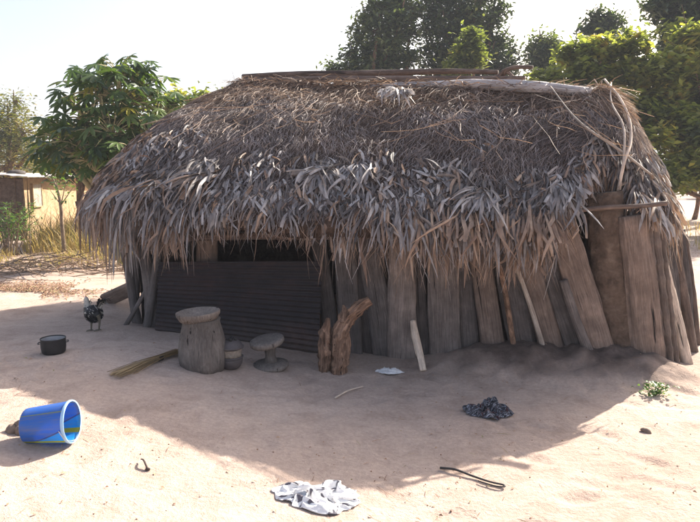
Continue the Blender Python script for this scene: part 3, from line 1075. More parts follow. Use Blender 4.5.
p = G(271, 367)
sc = 1 / F * (p - CAM).dot(FWD)
t = thing('wooden_stool', p, 'low wooden stool with a tilted round seat and round foot', 'stool')
mb = MB()
lathe(mb, [(0, -.01), (16 * sc, -.01), (18 * sc, .012), (17.5 * sc, .030), (13 * sc, .042), (6 * sc, .05), (0.001, .05)], p, 36, .55, V((-.03, -.06, 1)), .03, 9)
mb.build('foot_disc', M['mortarwood'], t)
mb = MB()
tube(mb, [p + V((0, 0, .04)), p + V((-.004, 0, .10)), p + V((-.008, 0, .19))], [7.0 * sc, 5.0 * sc, 6.5 * sc], 16, 5, 1, None, .04, 6, .4)
mb.build('pedestal', M['mortarwood'], t)
mb = MB()
lathe(mb, [(0.001, 0), (8 * sc, .0), (15.5 * sc, .012), (17.3 * sc, .028), (17.4 * sc, .05), (16 * sc, .062), (10 * sc, .056), (0.001, .050)], p + V((-.022, 0, .172)), 36, .62, V((-.16, -.10, 1)), .03, 9)
mb.build('seat', M['mortarwood'], t)

# ------------------------------------------------------------------ gnarled log
p = G(334, 372)
Yl = p.y + .02
mb = MB()
tube(mb, [P(337, 374, Yl), P(339, 352, Yl), P(340, 335, Yl + .03), P(346, 321, Yl + .06), P(357, 309, Yl + .08), P(370, 300, Yl + .09)], [.072, .066, .060, .058, .050, .034], 26, 10, .9, None, .6, 11, .78)
tube(mb, [P(325, 372, Yl), P(325, 352, Yl), P(325, 335, Yl + .02), P(328, 318, Yl + .04)], [.052, .052, .044, .012], 20, 10, .9, None, .65, 11, .7)
tube(mb, [P(332, 366, Yl + .05), P(333, 345, Yl + .06), P(334, 328, Yl + .06)], [.070, .066, .03], 18, 7, .8, None, .6, 9, .45)
tube(mb, [P(328, 352, Yl), P(321, 348, Yl), P(318, 344, Yl)], [.03, .02, .008], 9, 4, 1, None, .3, 12, .5)
tube(mb, [P(344, 322, Yl + .05), P(345, 312, Yl + .05), P(343, 305, Yl + .05)], [.045, .03, .008], 12, 5, 1, None, .6, 12, .5)
tube(mb, [P(345, 360, Yl - .02), P(347, 345, Yl), P(346, 330, Yl + .02)], [.03, .035, .02], 12, 5, 1, None, .4, 12, .75)
props(mb.build('gnarled_log', M['stump']), 'gnarled reddish forked log standing against the plank wall', 'log')

# leaning stick with a pale foot
a, b = G(423, 371), onwall(413, 321, .09)
mb = MB()
tube(mb, [a, a.lerp(b, .35), a.lerp(b, .7) + V((-.004, 0, 0)), b], [.030, .034, .034, .026], 12, 6, .9, None, .12, 5, [0] and .9)
props(mb.build('leaning_stick', M['pole']), 'short pale peeled stick leaning on the plank wall', 'stick')

# crumpled things
def crumple(name, c, rx, ry, h, mat, label, cat, seed, n=110, rot=0.0, folds=2.5):
    mb = MB()
    vs, lc, fs = [], [], []
    for j in range(n + 1):
        for i in range(n + 1):
            u, v = i / n * 2 - 1, j / n * 2 - 1
            # square -> rounded patch with an uneven rim
            r = max(abs(u), abs(v)); a = math.atan2(v, u)
            k = .86 + .26 * noise.noise(V((math.cos(a) * 1.3 + seed, math.sin(a) * 1.3, seed)))
            q = V((u, v, 0))
            if q.length > 0: q = q.normalized() * r * k
            wx = noise.noise(V((u * folds + seed, v * folds, 1))) * .16
            wy = noise.noise(V((u * folds + seed, v * folds, 5))) * .16
            rid = 1 - noise.noise(V((u * folds * .9 + seed, v * folds * .9 + wx * 4, 9))) ** 2 * 10
            rid2 = 1 - noise.noise(V((u * folds * 2.1, v * folds * 2.1 + seed, 3))) ** 2 * 9
            big = .5 + .5 * noise.noise(V((u * 1.4 + seed, v * 1.4, 2)))
            z = h * (.75 * max(0, rid) ** 1.3 * big + .12 * max(0, rid2) + .25 * big) * (1 - r ** 3 * .85) + .004
            x, y = (q.x + wx) * rx, (q.y + wy) * ry
            xr = x * math.cos(rot) - y * math.sin(rot); yr = x * math.sin(rot) + y * math.cos(rot)
            X, Y = c.x + xr, c.y + yr
            vs.append((X, Y, gh(X, Y) + z)); lc.append((u + seed, v, 0))
    fs = [(j * (n + 1) + i, j * (n + 1) + i + 1, (j + 1) * (n + 1) + i + 1, (j + 1) * (n + 1) + i) for j in range(n) for i in range(n)]
    mb.add(vs, fs, .5, lc)
    o = mb.build(name, mat)
    s = o.modifiers.new('thickness', 'SOLIDIFY'); s.thickness = .003; s.offset = -1
    return props(o, label, cat)


crumple('white_cloth', G(317, 498), .27, .15, .075, M['whitecloth'], 'crumpled white cloth with dark blotches lying on the sunlit sand', 'cloth', 3.7)
crumple('striped_cloth', G(488, 413), .185, .14, .13, M['zebracloth'], 'crumpled black and white striped cloth lying in the shade', 'cloth', 8.2)
crumple('plastic_scrap', G(389, 373), .13, .05, .055, M['plastic'], 'crumpled white plastic scrap at the foot of the plank wall', 'scrap', 5.1, 40)

# ------------------------------------------------------------------ cooking pot
p = G(54, 353)
sc = 1 / F * (p - CAM).dot(FWD)
t = thing('cooking_pot', p, 'open soot black cooking pot standing on the sand left of the hut', 'pot')
mb = MB()
r, h = 11.6 * sc, .115
lathe(mb, [(0.001, 0), (r * .82, 0), (r * .95, .015), (r, .05), (r, h - .01), (r * 1.03, h), (r * 1.03, h + .004), (r * .985, h + .004), (r * .98, h - .01), (r * .98, h - .02)], p, 40, cap=False)
mb.build('pot_body', M['blackpot'], t)
mb = MB()
lathe(mb, [(r * .978, h - .004), (r * .96, .05), (r * .90, .04), (0.001, .036)], p, 40, cap=False)
mb.build('pot_lining', M['alu'], t)
mb = MB()
lathe(mb, [(r * .962, h - .034), (r * .5, h - .032), (0.001, h - .026)], p, 30, .5, None, .02, 30)
mb.build('porridge_remains', plain('grey_porridge', (.62, .60, .58), .7, 0, .4, 26, .6), t)
for sgn in (-1, 1):
    m2 = MB()
    a = .35
    dx, dy = math.cos(a) * sgn, math.sin(a) * sgn
    c = p + V((dx * r, dy * r, h - .03))
    sd = V((-dy, dx, 0)); ou = V((dx, dy, 0))
    tube(m2, [c + sd * .025, c + sd * .022 + ou * .014, c - sd * .022 + ou * .014, c - sd * .025], .004, 7, 3, 1, None, 0, 1)
    m2.build('pot_handle', M['blackpot'], t)

# ------------------------------------------------------------------ bucket on its side
p = G(52, 442)
sc = 1 / F * (p - CAM).dot(FWD)
Rr, Rb, L = 20.5 * sc, 17.0 * sc, 44 * sc
azb = math.radians(3)                                     # its mouth turns right and towards the camera
til = math.asin((Rr - Rb) / L)
axd = V((math.cos(azb) * math.cos(til), math.sin(azb) * math.cos(til), math.sin(til)))
flatx = V((math.cos(azb), math.sin(azb), 0))
c0 = p - flatx * (L * .52)
c0.z = gh(p.x, p.y) + Rb * math.cos(til) + .003
t = thing('plastic_bucket', (p.x, p.y, gh(p.x, p.y)), 'blue plastic bucket lying on its side on the sand', 'bucket')


def shell(mb, prof, c, axd, sides=56):
    up = (V((0, 0, -1)) - axd * (-axd.z)).normalized()       # angle 0 is at the ground
    sd = axd.cross(up)
    vs, lc, fs = [], [], []
    for (r, hh) in prof:
        for k in range(sides):
            a = 2 * PI * k / sides
            vs.append(c + up * (r * math.cos(a)) + sd * (r * math.sin(a)) + axd * hh)
            lc.append((min(a, 2 * PI - a) if a < PI else 6.283 - a, hh, 0))
    for i in range(len(prof) - 1):
        for k in range(sides):
            fs.append((i * sides + k, i * sides + (k + 1) % sides, (i + 1) * sides + (k + 1) % sides, (i + 1) * sides + k))
    mb.add(vs, fs, .5, lc)


mb = MB()
shell(mb, [(0.001, .006), (Rb * .9, .006), (Rb * .97, 0), (Rb, .004)] + [(Rb + (Rr - Rb) * k / 10, L * k / 10) for k in range(1, 11)] +
      [(Rr - .003, L)] + [(Rb - .003 + (Rr - Rb) * k / 10, L * k / 10) for k in range(9, 0, -1)] + [(Rb - .004, .012), (0.001, .012)], c0, axd)
mb.build('bucket_body', M['bucket'], t)
mb = MB()
shell(mb, [(Rr - .001, L - .016), (Rr + .003, L - .012), (Rr + .0045, L - .006), (Rr + .004, L + .001), (Rr + .002, L + .004), (Rr - .004, L + .001)], c0, axd)
mb.build('bucket_rim', M['rimw'], t)
mb = MB()
upv = (V((0, 0, 1)) - axd * axd.z).normalized(); sdv = axd.cross(upv)
cm = c0 + axd * (L - .02)
pts = []
for k in range(15):
    a = PI * k / 14
    pts.append(cm + sdv * ((Rr + .010) * math.cos(a)) + axd * (.03 * math.sin(a)) - upv * ((Rr * .99) * math.sin(a)) + upv * (.0 if False else .012 * math.sin(a)))
tube(mb, pts, .0022, 6, 2, 1, None, 0, 1)
mb.build('bail_handle', M['wire'], t)

# lump of dry earth behind it
c = G(21, 431)
mb = MB()
for k in range(7):
    lathe(mb, [(0.001, -.02), (.03, -.012), (.04, .008), (.028, .032), (.012, .045), (0.001, .048)], c + V((R.gauss(0, .028), R.gauss(0, .02), R.uniform(-.005, .03))), 12, .5,
          V((R.gauss(0, .4), R.gauss(0, .4), 1)), .45, 30, k * 3.1)
props(mb.build('earth_clod', M['stone']), 'crumbly brown clod of earth behind the blue bucket', 'clod')

# ------------------------------------------------------------------ broom
a, b = G(116, 376), G(183, 354)
t = thing('straw_broom', a.lerp(b, .5), 'hand broom of straw lying on the ground beside the mortar', 'broom')
mb = MB()
dv = (b - a); dl = dv.length; dv.normalize(); sv = V((-dv.y, dv.x, 0))
for k in range(190):
    f0 = R.uniform(-.05, .12)
    sp = R.gauss(0, .030)
    hz = abs(R.gauss(0, .014)) + .006
    pts = [a + dv * (f0 * dl) + sv * (sp * 1.1) + V((0, 0, hz * .6)),
           a + dv * (.35 * dl) + sv * (sp * .8) + V((0, 0, hz + .01)),
           a + dv * (.62 * dl) + sv * (sp * .35) + V((0, 0, hz * .7 + .022)),
           a + dv * (R.uniform(.9, 1.02) * dl) + sv * (sp * .5) + V((0, 0, hz + .018))]
    for q in pts: q.z += 0
    strip(mb, pts, [.0016, .0022, .0024, .002], V((R.gauss(0, 1), R.gauss(0, 1), R.gauss(0, 1))), R.random())
mb.build('broom_straws', M['broom'], t)
mb = MB()
m_ = a + dv * (.62 * dl) + V((0, 0, .026))
tube(mb, [m_ - dv * .022, m_ + dv * .022], [.024, .024], 12, 3, .9, None, .08, 20)
mb.build('broom_binding', M['cord'], t)

# ------------------------------------------------------------------ small ground things
lowpoly_stick('cord_loop', [G(440, 470) + V((0, 0, .012)), G(455, 473) + V((0, 0, .02)), G(472, 478) + V((0, 0, .012)), G(490, 484) + V((0, 0, .012)), G(503, 487) + V((0, 0, .012)), G(504, 489) + V((0, 0, .012)), G(494, 488) + V((0, 0, .012)), G(478, 483) + V((0, 0, .012))],
              [.007, .006, .006, .005, .005, .004, .004, .003], M['cord'], 'dark bent stick with a doubled end at the edge of the shade', 'stick', amp=.1)
lowpoly_stick('pale_twig', [G(335, 399) + V((0, 0, .008)), G(348, 393) + V((0, 0, .018)), G(363, 388) + V((0, 0, .012))], [.006, .006, .004], M['pole'],
              'thin pale twig lying in the shade in front of the gnarled log', 'twig', tone=.9)
mbf = MB()
tube(mbf, [G(141, 461) + V((0, 0, .01)), G(144, 466) + V((0, 0, .03)), G(148, 471) + V((0, 0, .008))], [.003, .005, .006], 6, 4, 1, None, .2, 9, .3)
tube(mbf, [G(146, 470) + V((0, 0, .008)), G(150, 471) + V((0, 0, .008))], [.010, .006], 6, 3, 1, None, .2, 9, .3)
props(mbf.build('dark_twig', M['darkpole']), 'small dark twig lying on the sunlit sand', 'twig')
c = G(646, 432)
mb = MB()
lathe(mb, [(0.001, -.01), (.025, -.004), (.032, .008), (.020, .022), (0.001, .026)], c, 12, .5, V((.2, 0, 1)), .4, 30, 3.3)
props(mb.build('small_stone', M['stone']), 'small brown stone on the sunlit sand near the right edge', 'stone')
# board by the left corner
a, b = P(106, 305, 6.95), P(142, 284, 6.6)
a.z = gh(a.x, a.y) + .035
mb = MB()
tube(mb, [a, a.lerp(b, .5), b, b + (b - a) * .6], [.085] * 4, 12, 4, .35, V((0, -.55, .85)), .03, 3, .6, 6)
props(mb.build('wooden_board', M['plank_brown']), 'brown board propped against the left end of the hut', 'board')

# weed by the right post
c = G(657, 378)
mb = MB()
for k in range(90):
    a = R.uniform(0, 2 * PI)
    r = abs(R.gauss(0, .045))
    q = c + V((math.cos(a) * r * 1.5, math.sin(a) * r, R.uniform(.0, .085)))
    dd = V((math.cos(a), math.sin(a), R.uniform(.0, .8))).normalized()
    s = V((-math.sin(a), math.cos(a), R.gauss(0, .4)))
    Ll = R.uniform(.02, .042)
    strip(mb, [q, q + dd * Ll * .5, q + dd * Ll + V((0, 0, -.01))], [.003, .015, .002], s, R.random(), .3)
for k in range(14):
    a = 2 * PI * k / 14
    r = R.uniform(.03, .09)
    tube(mb, [c - V((0, 0, .01)), c + V((math.cos(a) * r * .6, math.sin(a) * r * .5, .035)), c + V((math.cos(a) * r * 1.3, math.sin(a) * r, R.uniform(.02, .07)))], [.0022, .0018, .001], 5, 3)
props(mb.build('green_weed', M['weed']), 'small green weed growing at the foot of the right post', 'weed')

# crumbs, flakes and twig bits over the yard: nobody could count them
mb = MB()
for k in range(900):
    px, py = R.uniform(-40, 740), 300 + 235 * R.random() ** .8
    c = G(px, py)
    if wd(c.x, c.y) < .1 and -2.2 < c.x < 3.2: continue
    if noise.noise(V((c.x * .9, c.y * .9, 12))) < -.05 and R.random() < .7: continue
    a = R.uniform(0, 2 * PI)
    d_ = V((math.cos(a), math.sin(a), R.gauss(0, .15)))
    kind = R.random()
    if kind < .45:
        Ll = R.uniform(.008, .025)
        strip(mb, [c + V((0, 0, .004)), c + d_ * Ll * .5 + V((0, 0, .008)), c + d_ * Ll + V((0, 0, .004))], [.002, .005, .001], V((-d_.y, d_.x, R.gauss(0, .4))), R.random(), .2)
    elif kind < .7:
        Ll = R.uniform(.03, .09)
        strip(mb, [c + V((0, 0, .004)), c + d_ * Ll * .5 + V((0, 0, .008)), c + d_ * Ll + V((0, 0, .004))], [.0013, .0016, .001], V((-d_.y, d_.x, R.gauss(0, .4))), R.random())
    else:
        r = R.uniform(.002, .006)
        lathe(mb, [(0.001, -r * .3), (r, 0), (r * .7, r * .7), (0.001, r * .85)], c, 6, R.random(), V((R.gauss(0, .3), R.gauss(0, .3), 1)), .3, 60, k * .7)
props(mb.build('yard_litter', M['litter'], origin=(0, 4, 0)), kind='stuff')

# ------------------------------------------------------------------ rooster
p = G(94, 331)
sc = 1 / F * (p - CAM).dot(FWD)
t = thing('rooster', p, 'black and white rooster standing in the shade left of the hut', 'rooster')


def Q(dx, dy, dz=0.0):                  # dx, dy pixels right / up from the feet, dz metres away
    ca, sa = .70, -.71                  # it faces left and away
    return p + V(((dx * ca) * sc - dz * sa * .6, dx * sa * sc + dz * ca * .6, dy * sc))


mb = MB()                               # body, neck and head as one swept surface
tube(mb, [Q(6.5, 21, .05), Q(4.5, 19, .03), Q(1, 17.5, 0), Q(-3, 18, -.02), Q(-5.5, 21, -.035), Q(-6.8, 26, -.04), Q(-7.3, 30, -.042), Q(-7.9, 32.2, -.045), Q(-9.2, 32.4, -.048)],
     [.016, .055, .078, .066, .045, .030, .024, .022, .008], 20, 6, .9, None, .05, 14, .3)
for i in range(len(mb.t)):
    x, y, z = mb.v[i]
    s_ = noise.noise(V((x * 45, y * 45, z * 45)))
    hh = (z - p.z) / sc
    mb.t[i] = .80 if hh > 24 and x < p.x - 2.5 * sc else (.7 if s_ > .5 else .12)
mb.build('body', M['feather'], t)
mb = MB()                               # short overlapping feathers on body and breast
for k in range(420):
    u = R.random()
    cx_ = -5 + 11.5 * u
    a_ = R.uniform(0, 2 * PI)
    rr_ = (.030 + .050 * math.sin(PI * min(1, max(0, u * .95 + .05)))) * 1.0
    c = Q(cx_, 18.5 + (2.2 * (u - .4)) ** 2, 0) + V((math.sin(.79) * math.cos(a_) * rr_, math.cos(.79) * math.cos(a_) * rr_, math.sin(a_) * rr_ * .95))
    b_ = Q(1, 0) - Q(0, 0)
    b_.normalize()
    out = (c - Q(cx_, 18.5)).normalized()
    strip(mb, [c, c + b_ * .014 + out * .005 - V((0, 0, .004)), c + b_ * .030 - V((0, 0, .012))], [.004, .007, .002], b_.cross(out), R.choice([.05, .1, .15, .2, .3, .35, .8]), .3)
mb.build('plumage', M['feather'], t)
mb = MB()                               # hackle and speckled wings
for k in range(140):
    u = R.random()
    c = Q(-6.9 + 1.5 * u + R.gauss(0, .9), 31 - 10 * u, -.04 + R.gauss(0, .02))
    strip(mb, [c, c + V((R.gauss(0, .01), R.gauss(0, .01), -.022)), c + V((R.gauss(0, .016), R.gauss(0, .012), -.05))], [.003, .004, .001], V((1, R.gauss(0, .6), 0)), R.uniform(.45, .95))
mb.build('hackle_feathers', M['feather'], t)
for sg in (-1, 1):
    mb = MB()
    for k in range(60):
        u = R.random()
        c = Q(-4 + 9 * u, 20 + R.gauss(0, 2.2), sg * (.068 - .02 * abs(u - .4)))
        strip(mb, [c, c + V((.02, sg * .004, -.008)), c + V((.045, sg * .001, -.022))], [.006, .008, .002], V((.3, 0, 1)), R.choice([.05, .1, .2, .3, .85]))
    mb.build('wing', M['feather'], t)
for k in range(16):                     # sickle tail, each feather curved
    mb = MB()
    c = Q(5.0, 20.5, .05 + R.gauss(0, .02))
    hgt = R.uniform(8, 14)
    sp = R.uniform(-2.5, 5.0)
    pts = [c, c + V(((1.0 + sp * .2) * sc, 0, hgt * .45 * sc)), c + V(((1.5 + sp * .6) * sc, .01, hgt * .85 * sc)), c + V(((3.6 + sp) * sc, .02, hgt * sc)), c + V(((5.2 + sp * 1.3) * sc, .02, (hgt - 2.2) * sc))]
    strip(mb, pts, [.004, .010, .013, .010, .002], V((R.gauss(.6, .4), R.gauss(.6, .4), 0)), R.choice([.05, .1, .2, .35, .75]), .3)
    mb.build('tail_feather', M['feather'], t)
mb = MB()
for k in range(5):
    c = Q(-8.6 + k * .55, 33.0 + .5 * math.sin(k), -.045)
    strip(mb, [c, c + V((0, 0, .008)), c + V((.002, 0, .018))], [.004, .004, .001], V((1, .2, 0)), .5)
tube(mb, [Q(-8.9, 31.8, -.05), Q(-9.0, 30, -.05)], [.005, .003], 6, 3)
mb.build('comb', M['comb'], t)
mb = MB()
tube(mb, [Q(-9.0, 32.4, -.048), Q(-10.6, 32.0, -.05)], [.006, .001], 7, 3)
mb.build('beak', M['horn'], t)
for sg in (-1, 1):
    mb = MB()
    lathe(mb, [(0.001, -.003), (.003, 0), (0.001, .003)], Q(-8.4, 32.6, -.046 + sg * .019), 8, .5, V((0, 1, 0)))
    mb.build('eye', M['eyeb'], t)
for (fx, fy, kx) in ((-1.5, -.03, -2.2), (4.5, .05, 3.0)):
    mb = MB()
    ft = Q(fx, 0, fy); ft.z = gh(ft.x, ft.y) + .006
    tube(mb, [Q(fx + 1.5, 17, fy * .5), Q(fx + 2.2, 11.5, fy), ft + V((0, 0, .012))], [.030, .011, .007], 9, 5, 1, None, .05, 12, .3)
    for a in (2.6, 3.3, 4.0, .5):
        l_ = .045 if a > 1 else .02
        e = ft + V((math.cos(a) * l_, math.sin(a) * l_, 0)); e.z = gh(e.x, e.y) + .004
        tube(mb, [ft + V((0, 0, .004)), ft.lerp(e, .5) + V((0, 0, .006)), e], [.0055, .005, .0025], 6, 3)
    mb.build('leg', M['horn'], t)

# ------------------------------------------------------------------ trees
def leaf(mb, c, L, w, tone, droop=.3, flat=1.0):
    a = R.uniform(0, 2 * PI)
    d = V((math.cos(a), math.sin(a), R.gauss(-droop, .4 * flat))).normalized()
    s = V((-math.sin(a), math.cos(a), R.gauss(0, .5 * flat))).normalized()
    nn = d.cross(s)
    b = c - d * (L * .5)
    vs = [b, c - s * w + nn * (w * .3), c + d * (L * .5), c + s * w + nn * (w * .3)]
    mb.add(vs, [(0, 1, 2), (0, 2, 3)], tone)


def crown(mb, lobes, n, L, w, clump=.35, droop=.3, tone0=.45, per=26, fill=.12, flat=1.0):
    tot = sum(r[0] * r[2] for _, r in lobes)
    for (c, r) in lobes:
        tl = R.gauss(0, .14)
        m_ = int(n * r[0] * r[2] / tot / per)
        for k in range(m_):
            d = V((R.gauss(0, 1), R.gauss(0, 1), R.gauss(0, 1))).normalized()
            rr_ = R.uniform(.35, .8) if R.random() < fill else R.uniform(.78, 1.06)
            q = c + V((d.x * r[0], d.y * r[1], d.z * r[2])) * rr_
            tone = max(0, min(1, tone0 + tl + R.gauss(0, .17)))
            cs = clump * R.uniform(.6, 1.3)
            for j in range(per):
                leaf(mb, q + V((R.gauss(0, cs * .55), R.gauss(0, cs * .55), R.gauss(0, cs * .42))), L * R.uniform(.7, 1.25), w * R.uniform(.7, 1.2), max(0, min(1, tone + R.gauss(0, .13))), droop, flat)


def tree(name, lobespx, Y, n, L, w, mat, base, trunk_r, label, cat='tree', clump=.35, droop=.3, tone0=.45, group=None, per=26, depth=.8, fill=.12, barkm=None, flat=1.0):
    """lobespx: (px, py, rx px, ry px, dY)"""
    bx = P(base, 200, Y).x
    b = V((bx, Y, gh(bx, Y)))
    if name == 'mango_tree': group = 'dark leafy trees behind the hut'
    if name == 'leafy_tree': group = 'smaller green trees behind the hut'
    t = thing(name, b, label, cat, group)
    lobes = []
    for (px, py, rx, ry, dY) in lobespx:
        c = P(px, py, Y + dY)
        s = (c - CAM).dot(FWD) / F
        lobes.append((c, (rx * s, max(rx, ry) * s * depth, ry * s)))
    mb = MB()
    top = max((c.z for c, _ in lobes))
    fork = b + V((R.gauss(0, .1), 0, (min(c.z for c, _ in lobes) - b.z) * .55))
    tube(mb, [b - V((0, 0, .2)), b.lerp(fork, .5) + V((.05, 0, 0)), fork], [trunk_r * 1.4, trunk_r, trunk_r * .85], 14, 5, 1, None, .15, 2, .5)
    for li, (c, r) in enumerate(lobes):
        if len(lobes) > 30 and li % 8: continue
        mid = fork.lerp(c, .5) + V((R.gauss(0, .2), R.gauss(0, .2), .15))
        tube(mb, [fork, mid, c, c + (c - mid) * .35], [trunk_r * kk for kk in ((.6, .4, .2, .06) if len(lobes) < 30 else (.3, .2, .1, .03))], 8, 4, 1, None, .1, 2, .5)
        for k in range(5):
            d = V((R.gauss(0, 1), R.gauss(0, 1), R.gauss(.3, .8))).normalized()
            e = c + V((d.x * r[0], d.y * r[1], d.z * r[2])) * .85
            tube(mb, [c, c.lerp(e, .5) + V((0, 0, .05)), e], [trunk_r * .18, trunk_r * .12, trunk_r * .04], 6, 3, 1, None, .1, 2, .5)
    mb.build('trunk', barkm or M['bark'], t)
    mb = MB()
    crown(mb, lobes, n, L, w, clump, droop, tone0, per, fill, flat)
    mb.build('crown', mat, t)
    return t


# dark mango trees behind the ridge
tree('mango_tree', [(350, 71, 13, 9, .3), (334, 71, 9, 6, .5)] +
     [(368, 22, 9, 7, .3), (380, 8, 12, 8, .2), (398, 0, 14, 9, 0), (360, 36, 8, 6, .2), (378, 30, 12, 8, -.4), (400, 20, 12, 9, -.6), (354, 54, 8, 6, .2), (370, 50, 11, 7, .1), (392, 44, 13, 9, -.5), (413, 12, 8, 6, .4), (410, 32, 9, 7, .3), (364, 72, 13, 8, 0), (388, 68, 16, 10, 0), (407, 58, 8, 8, -.2), (384, 86, 26, 10, 0)], 24, 11000, .25, .055, M['mango'], 385, .22,
     'dark round crowned tree rising behind the left half of the ridge', 'tree', .40, .4, .48, per=16, fill=.3)
tree('mango_tree', [(428, 2, 10, 7, .6), (444, -4, 13, 9, .2), (462, -10, 15, 10, .5), (482, -4, 13, 9, 0), (497, 10, 9, 8, .3), (436, 16, 11, 8, .3), (456, 10, 14, 9, -.4), (474, 16, 13, 9, -.5), (490, 24, 10, 8, 0), (428, 32, 8, 7, .2), (446, 30, 13, 9, -.6),
     (466, 32, 13, 9, -.5), (484, 38, 11, 8, .2), (500, 42, 10, 7, .3), (508, 56, 9, 7, .4), (510, 70, 9, 7, .3), (430, 52, 10, 8, 0), (448, 50, 13, 10, -.5), (490, 56, 12, 9, -.2), (470, 54, 12, 9, .5), (436, 68, 13, 9, 0), (460, 70, 17, 10, -.4), (494, 72, 13, 9, 0), (470, 86, 34, 10, 0)], 25, 15000, .25, .055, M['mango'], 460, .25,
     'tallest dark tree rising behind the middle of the ridge', 'tree', .40, .4, .48, per=16, fill=.3)
tree('leafy_tree', [(472, 42, 9, 10, 0), (476, 58, 8, 9, -.2), (464, 60, 10, 11, .2), (456, 70, 12, 8, 0)], 21.5, 2600, .22, .055, M['cashew'], 466, .12,
     'smaller bright green tree in front of the tallest dark tree', 'tree', .3, .3, .35, per=16)
# trees at the right
RL = random.Random(5)
lb = []
for k in range(135):
    x = RL.uniform(545, 775)
    top = 46 - 18 * smooth(560, 640, x) - 6 * smooth(640, 700, x) + 26 * (1 - smooth(540, 575, x))
    y = top + 8 + (RL.random() ** 1.15) * (150 - (36 if x < 600 else 0))
    if k >= 115: x, y = 655 + (k - 115) % 5 * 16, 88 + (k - 115) // 5 * 15
    lb.append((x, y, RL.uniform(10, 19), RL.uniform(8, 13), RL.uniform(-1.0, 1.0) + (y - 90) * -.012))
tree('broadleaf_tree', lb, 18, 50000, .24, .075, M['cashew'], 728, .16,
     'wide broad leaved tree with yellowish green leaves behind the right end of the hut', 'tree', .26, .25, .6, per=12, fill=.25, depth=.8, flat=1.0)
tree('mango_tree', [(601, 20, 11, 8, 0), (612, 26, 10, 8, .3), (594, 30, 12, 9, 0), (604, 40, 16, 10, 0)], 26, 4200, .24, .055, M['mango'], 602, .22, 'small dark crown showing over the broad leaved tree', 'tree', .35, .4, .42, per=18)
tree('mango_tree', [(540, 42, 9, 6, 0), (550, 50, 11, 9, 0), (538, 56, 11, 10, 0), (546, 68, 14, 12, 0)], 26, 3400, .24, .055, M['mango'], 545, .2, 'small tree between the ridge branch and the broad leaved tree', 'tree', .35, .4, .6, per=18)
tree('mango_tree', [(655, 8, 14, 9, .2), (672, 0, 18, 12, 0), (692, 8, 18, 12, .3), (710, -4, 22, 16, .3), (676, 16, 16, 9, 0), (704, 22, 20, 12, 0), (735, 10, 22, 22, 0), (690, 40, 30, 18, 0)], 21.5, 11000, .25, .055, M['mango'], 716, .15, 'big dark tree reaching out of the picture at the top right corner', 'tree', .38, .4, .42, per=18, fill=.3)
# shrubs low at the right edge
tree('scrub_bush', [(694, 178, 16, 10, 0), (715, 175, 20, 14, 0), (672, 178, 14, 8, 0)], 24, 2600, .20, .05, M['olive'], 695, .08, 'dry brownish scrub seen beyond the right end of the thatch', 'bush', .4, .2, .75)
# left side
tree('feathery_tree', [(8, 115, 16, 14, 0), (22, 135, 18, 18, -.5), (2, 145, 20, 22, 0), (33, 150, 14, 12, -.4), (-25, 130, 30, 40, 0), (14, 104, 12, 8, .5), (10, 165, 34, 14, 0)], 24, 9000, .20, .035, M['olive'], 6, .2,
     'airy olive yellow tree at the left edge behind the mud house', 'tree', .5, .2, .5, per=20)
tree('dark_bush', [(72, 145, 18, 18, 0), (95, 155, 22, 20, 0), (60, 165, 16, 12, 0), (110, 160, 22, 18, .2)], 15, 6000, .20, .05, M['mango'], 85, .12, 'dark green bush under the papaya tree', 'bush', .3, .3, .45)
tree('leafy_tree', [(186, 108, 14, 14, 0), (205, 104, 10, 7, 0), (200, 120, 22, 18, 0), (172, 130, 22, 22, 0), (218, 103, 8, 6, .3)], 17, 5000, .20, .055, M['cashew'], 190, .14, 'small green tree half hidden behind the left slope of the thatch', 'tree', .35, .3, .42)
# belt of far trees so that the land does not end bare
mb = MB()
lobes = []
for k in range(46):
    a = math.radians(-58 + 116 * k / 45 + R.gauss(0, .8))
    D = R.uniform(60, 110)
    r = R.uniform(3.0, 5.0)
    lobes.append((V((D * math.sin(a), D * math.cos(a), r * .6)), (r * 1.2, r, r * .9)))
crown(mb, lobes, 26000, .9, .25, 1.1, .2, .4)
props(mb.build('far_wood', M['mango'], origin=(0, 80, 0)), kind='stuff')

# papaya
b = P(123, 250, 11.0); b.z = gh(b.x, b.y)
PT = thing('papaya_tree', b, 'papaya tree with large deeply lobed leaves behind the left end of the hut', 'tree')
mbt, mbl = MB(), MB()


def papleaf(mb, c, d, n_, S, tone):
    d = d.normalized(); s = n_.cross(d).normalized(); n_ = d.cross(s)
    tips = [(-2.35, .62), (-1.45, .85), (-.72, .98), (0, 1.08), (.72, .98), (1.45, .85), (2.35, .62)]
    ring = []
    for i, (a, r) in enumerate(tips):
        wv = .20
        for (da, rr_) in ((-wv * 1.3, r * .55), (-wv * .75, r * .80), (0, r), (wv * .75, r * .80), (wv * 1.3, r * .55)):
            ring.append((a + da, rr_))
        if i < 6:
            a2 = (a + tips[i + 1][0]) / 2
            ring.append((a2, .30))
    vs = [c]
    for (a, r) in ring:
        q = c + d * (math.cos(a) * r * S) + s * (math.sin(a) * r * S)
        q = q - n_ * (.28 * r * r * S) - V((0, 0, .10 * r * r * S))
        vs.append(q)
    fs = [(0, i, i + 1) for i in range(1, len(ring))]
    mb.add(vs, fs, tone)


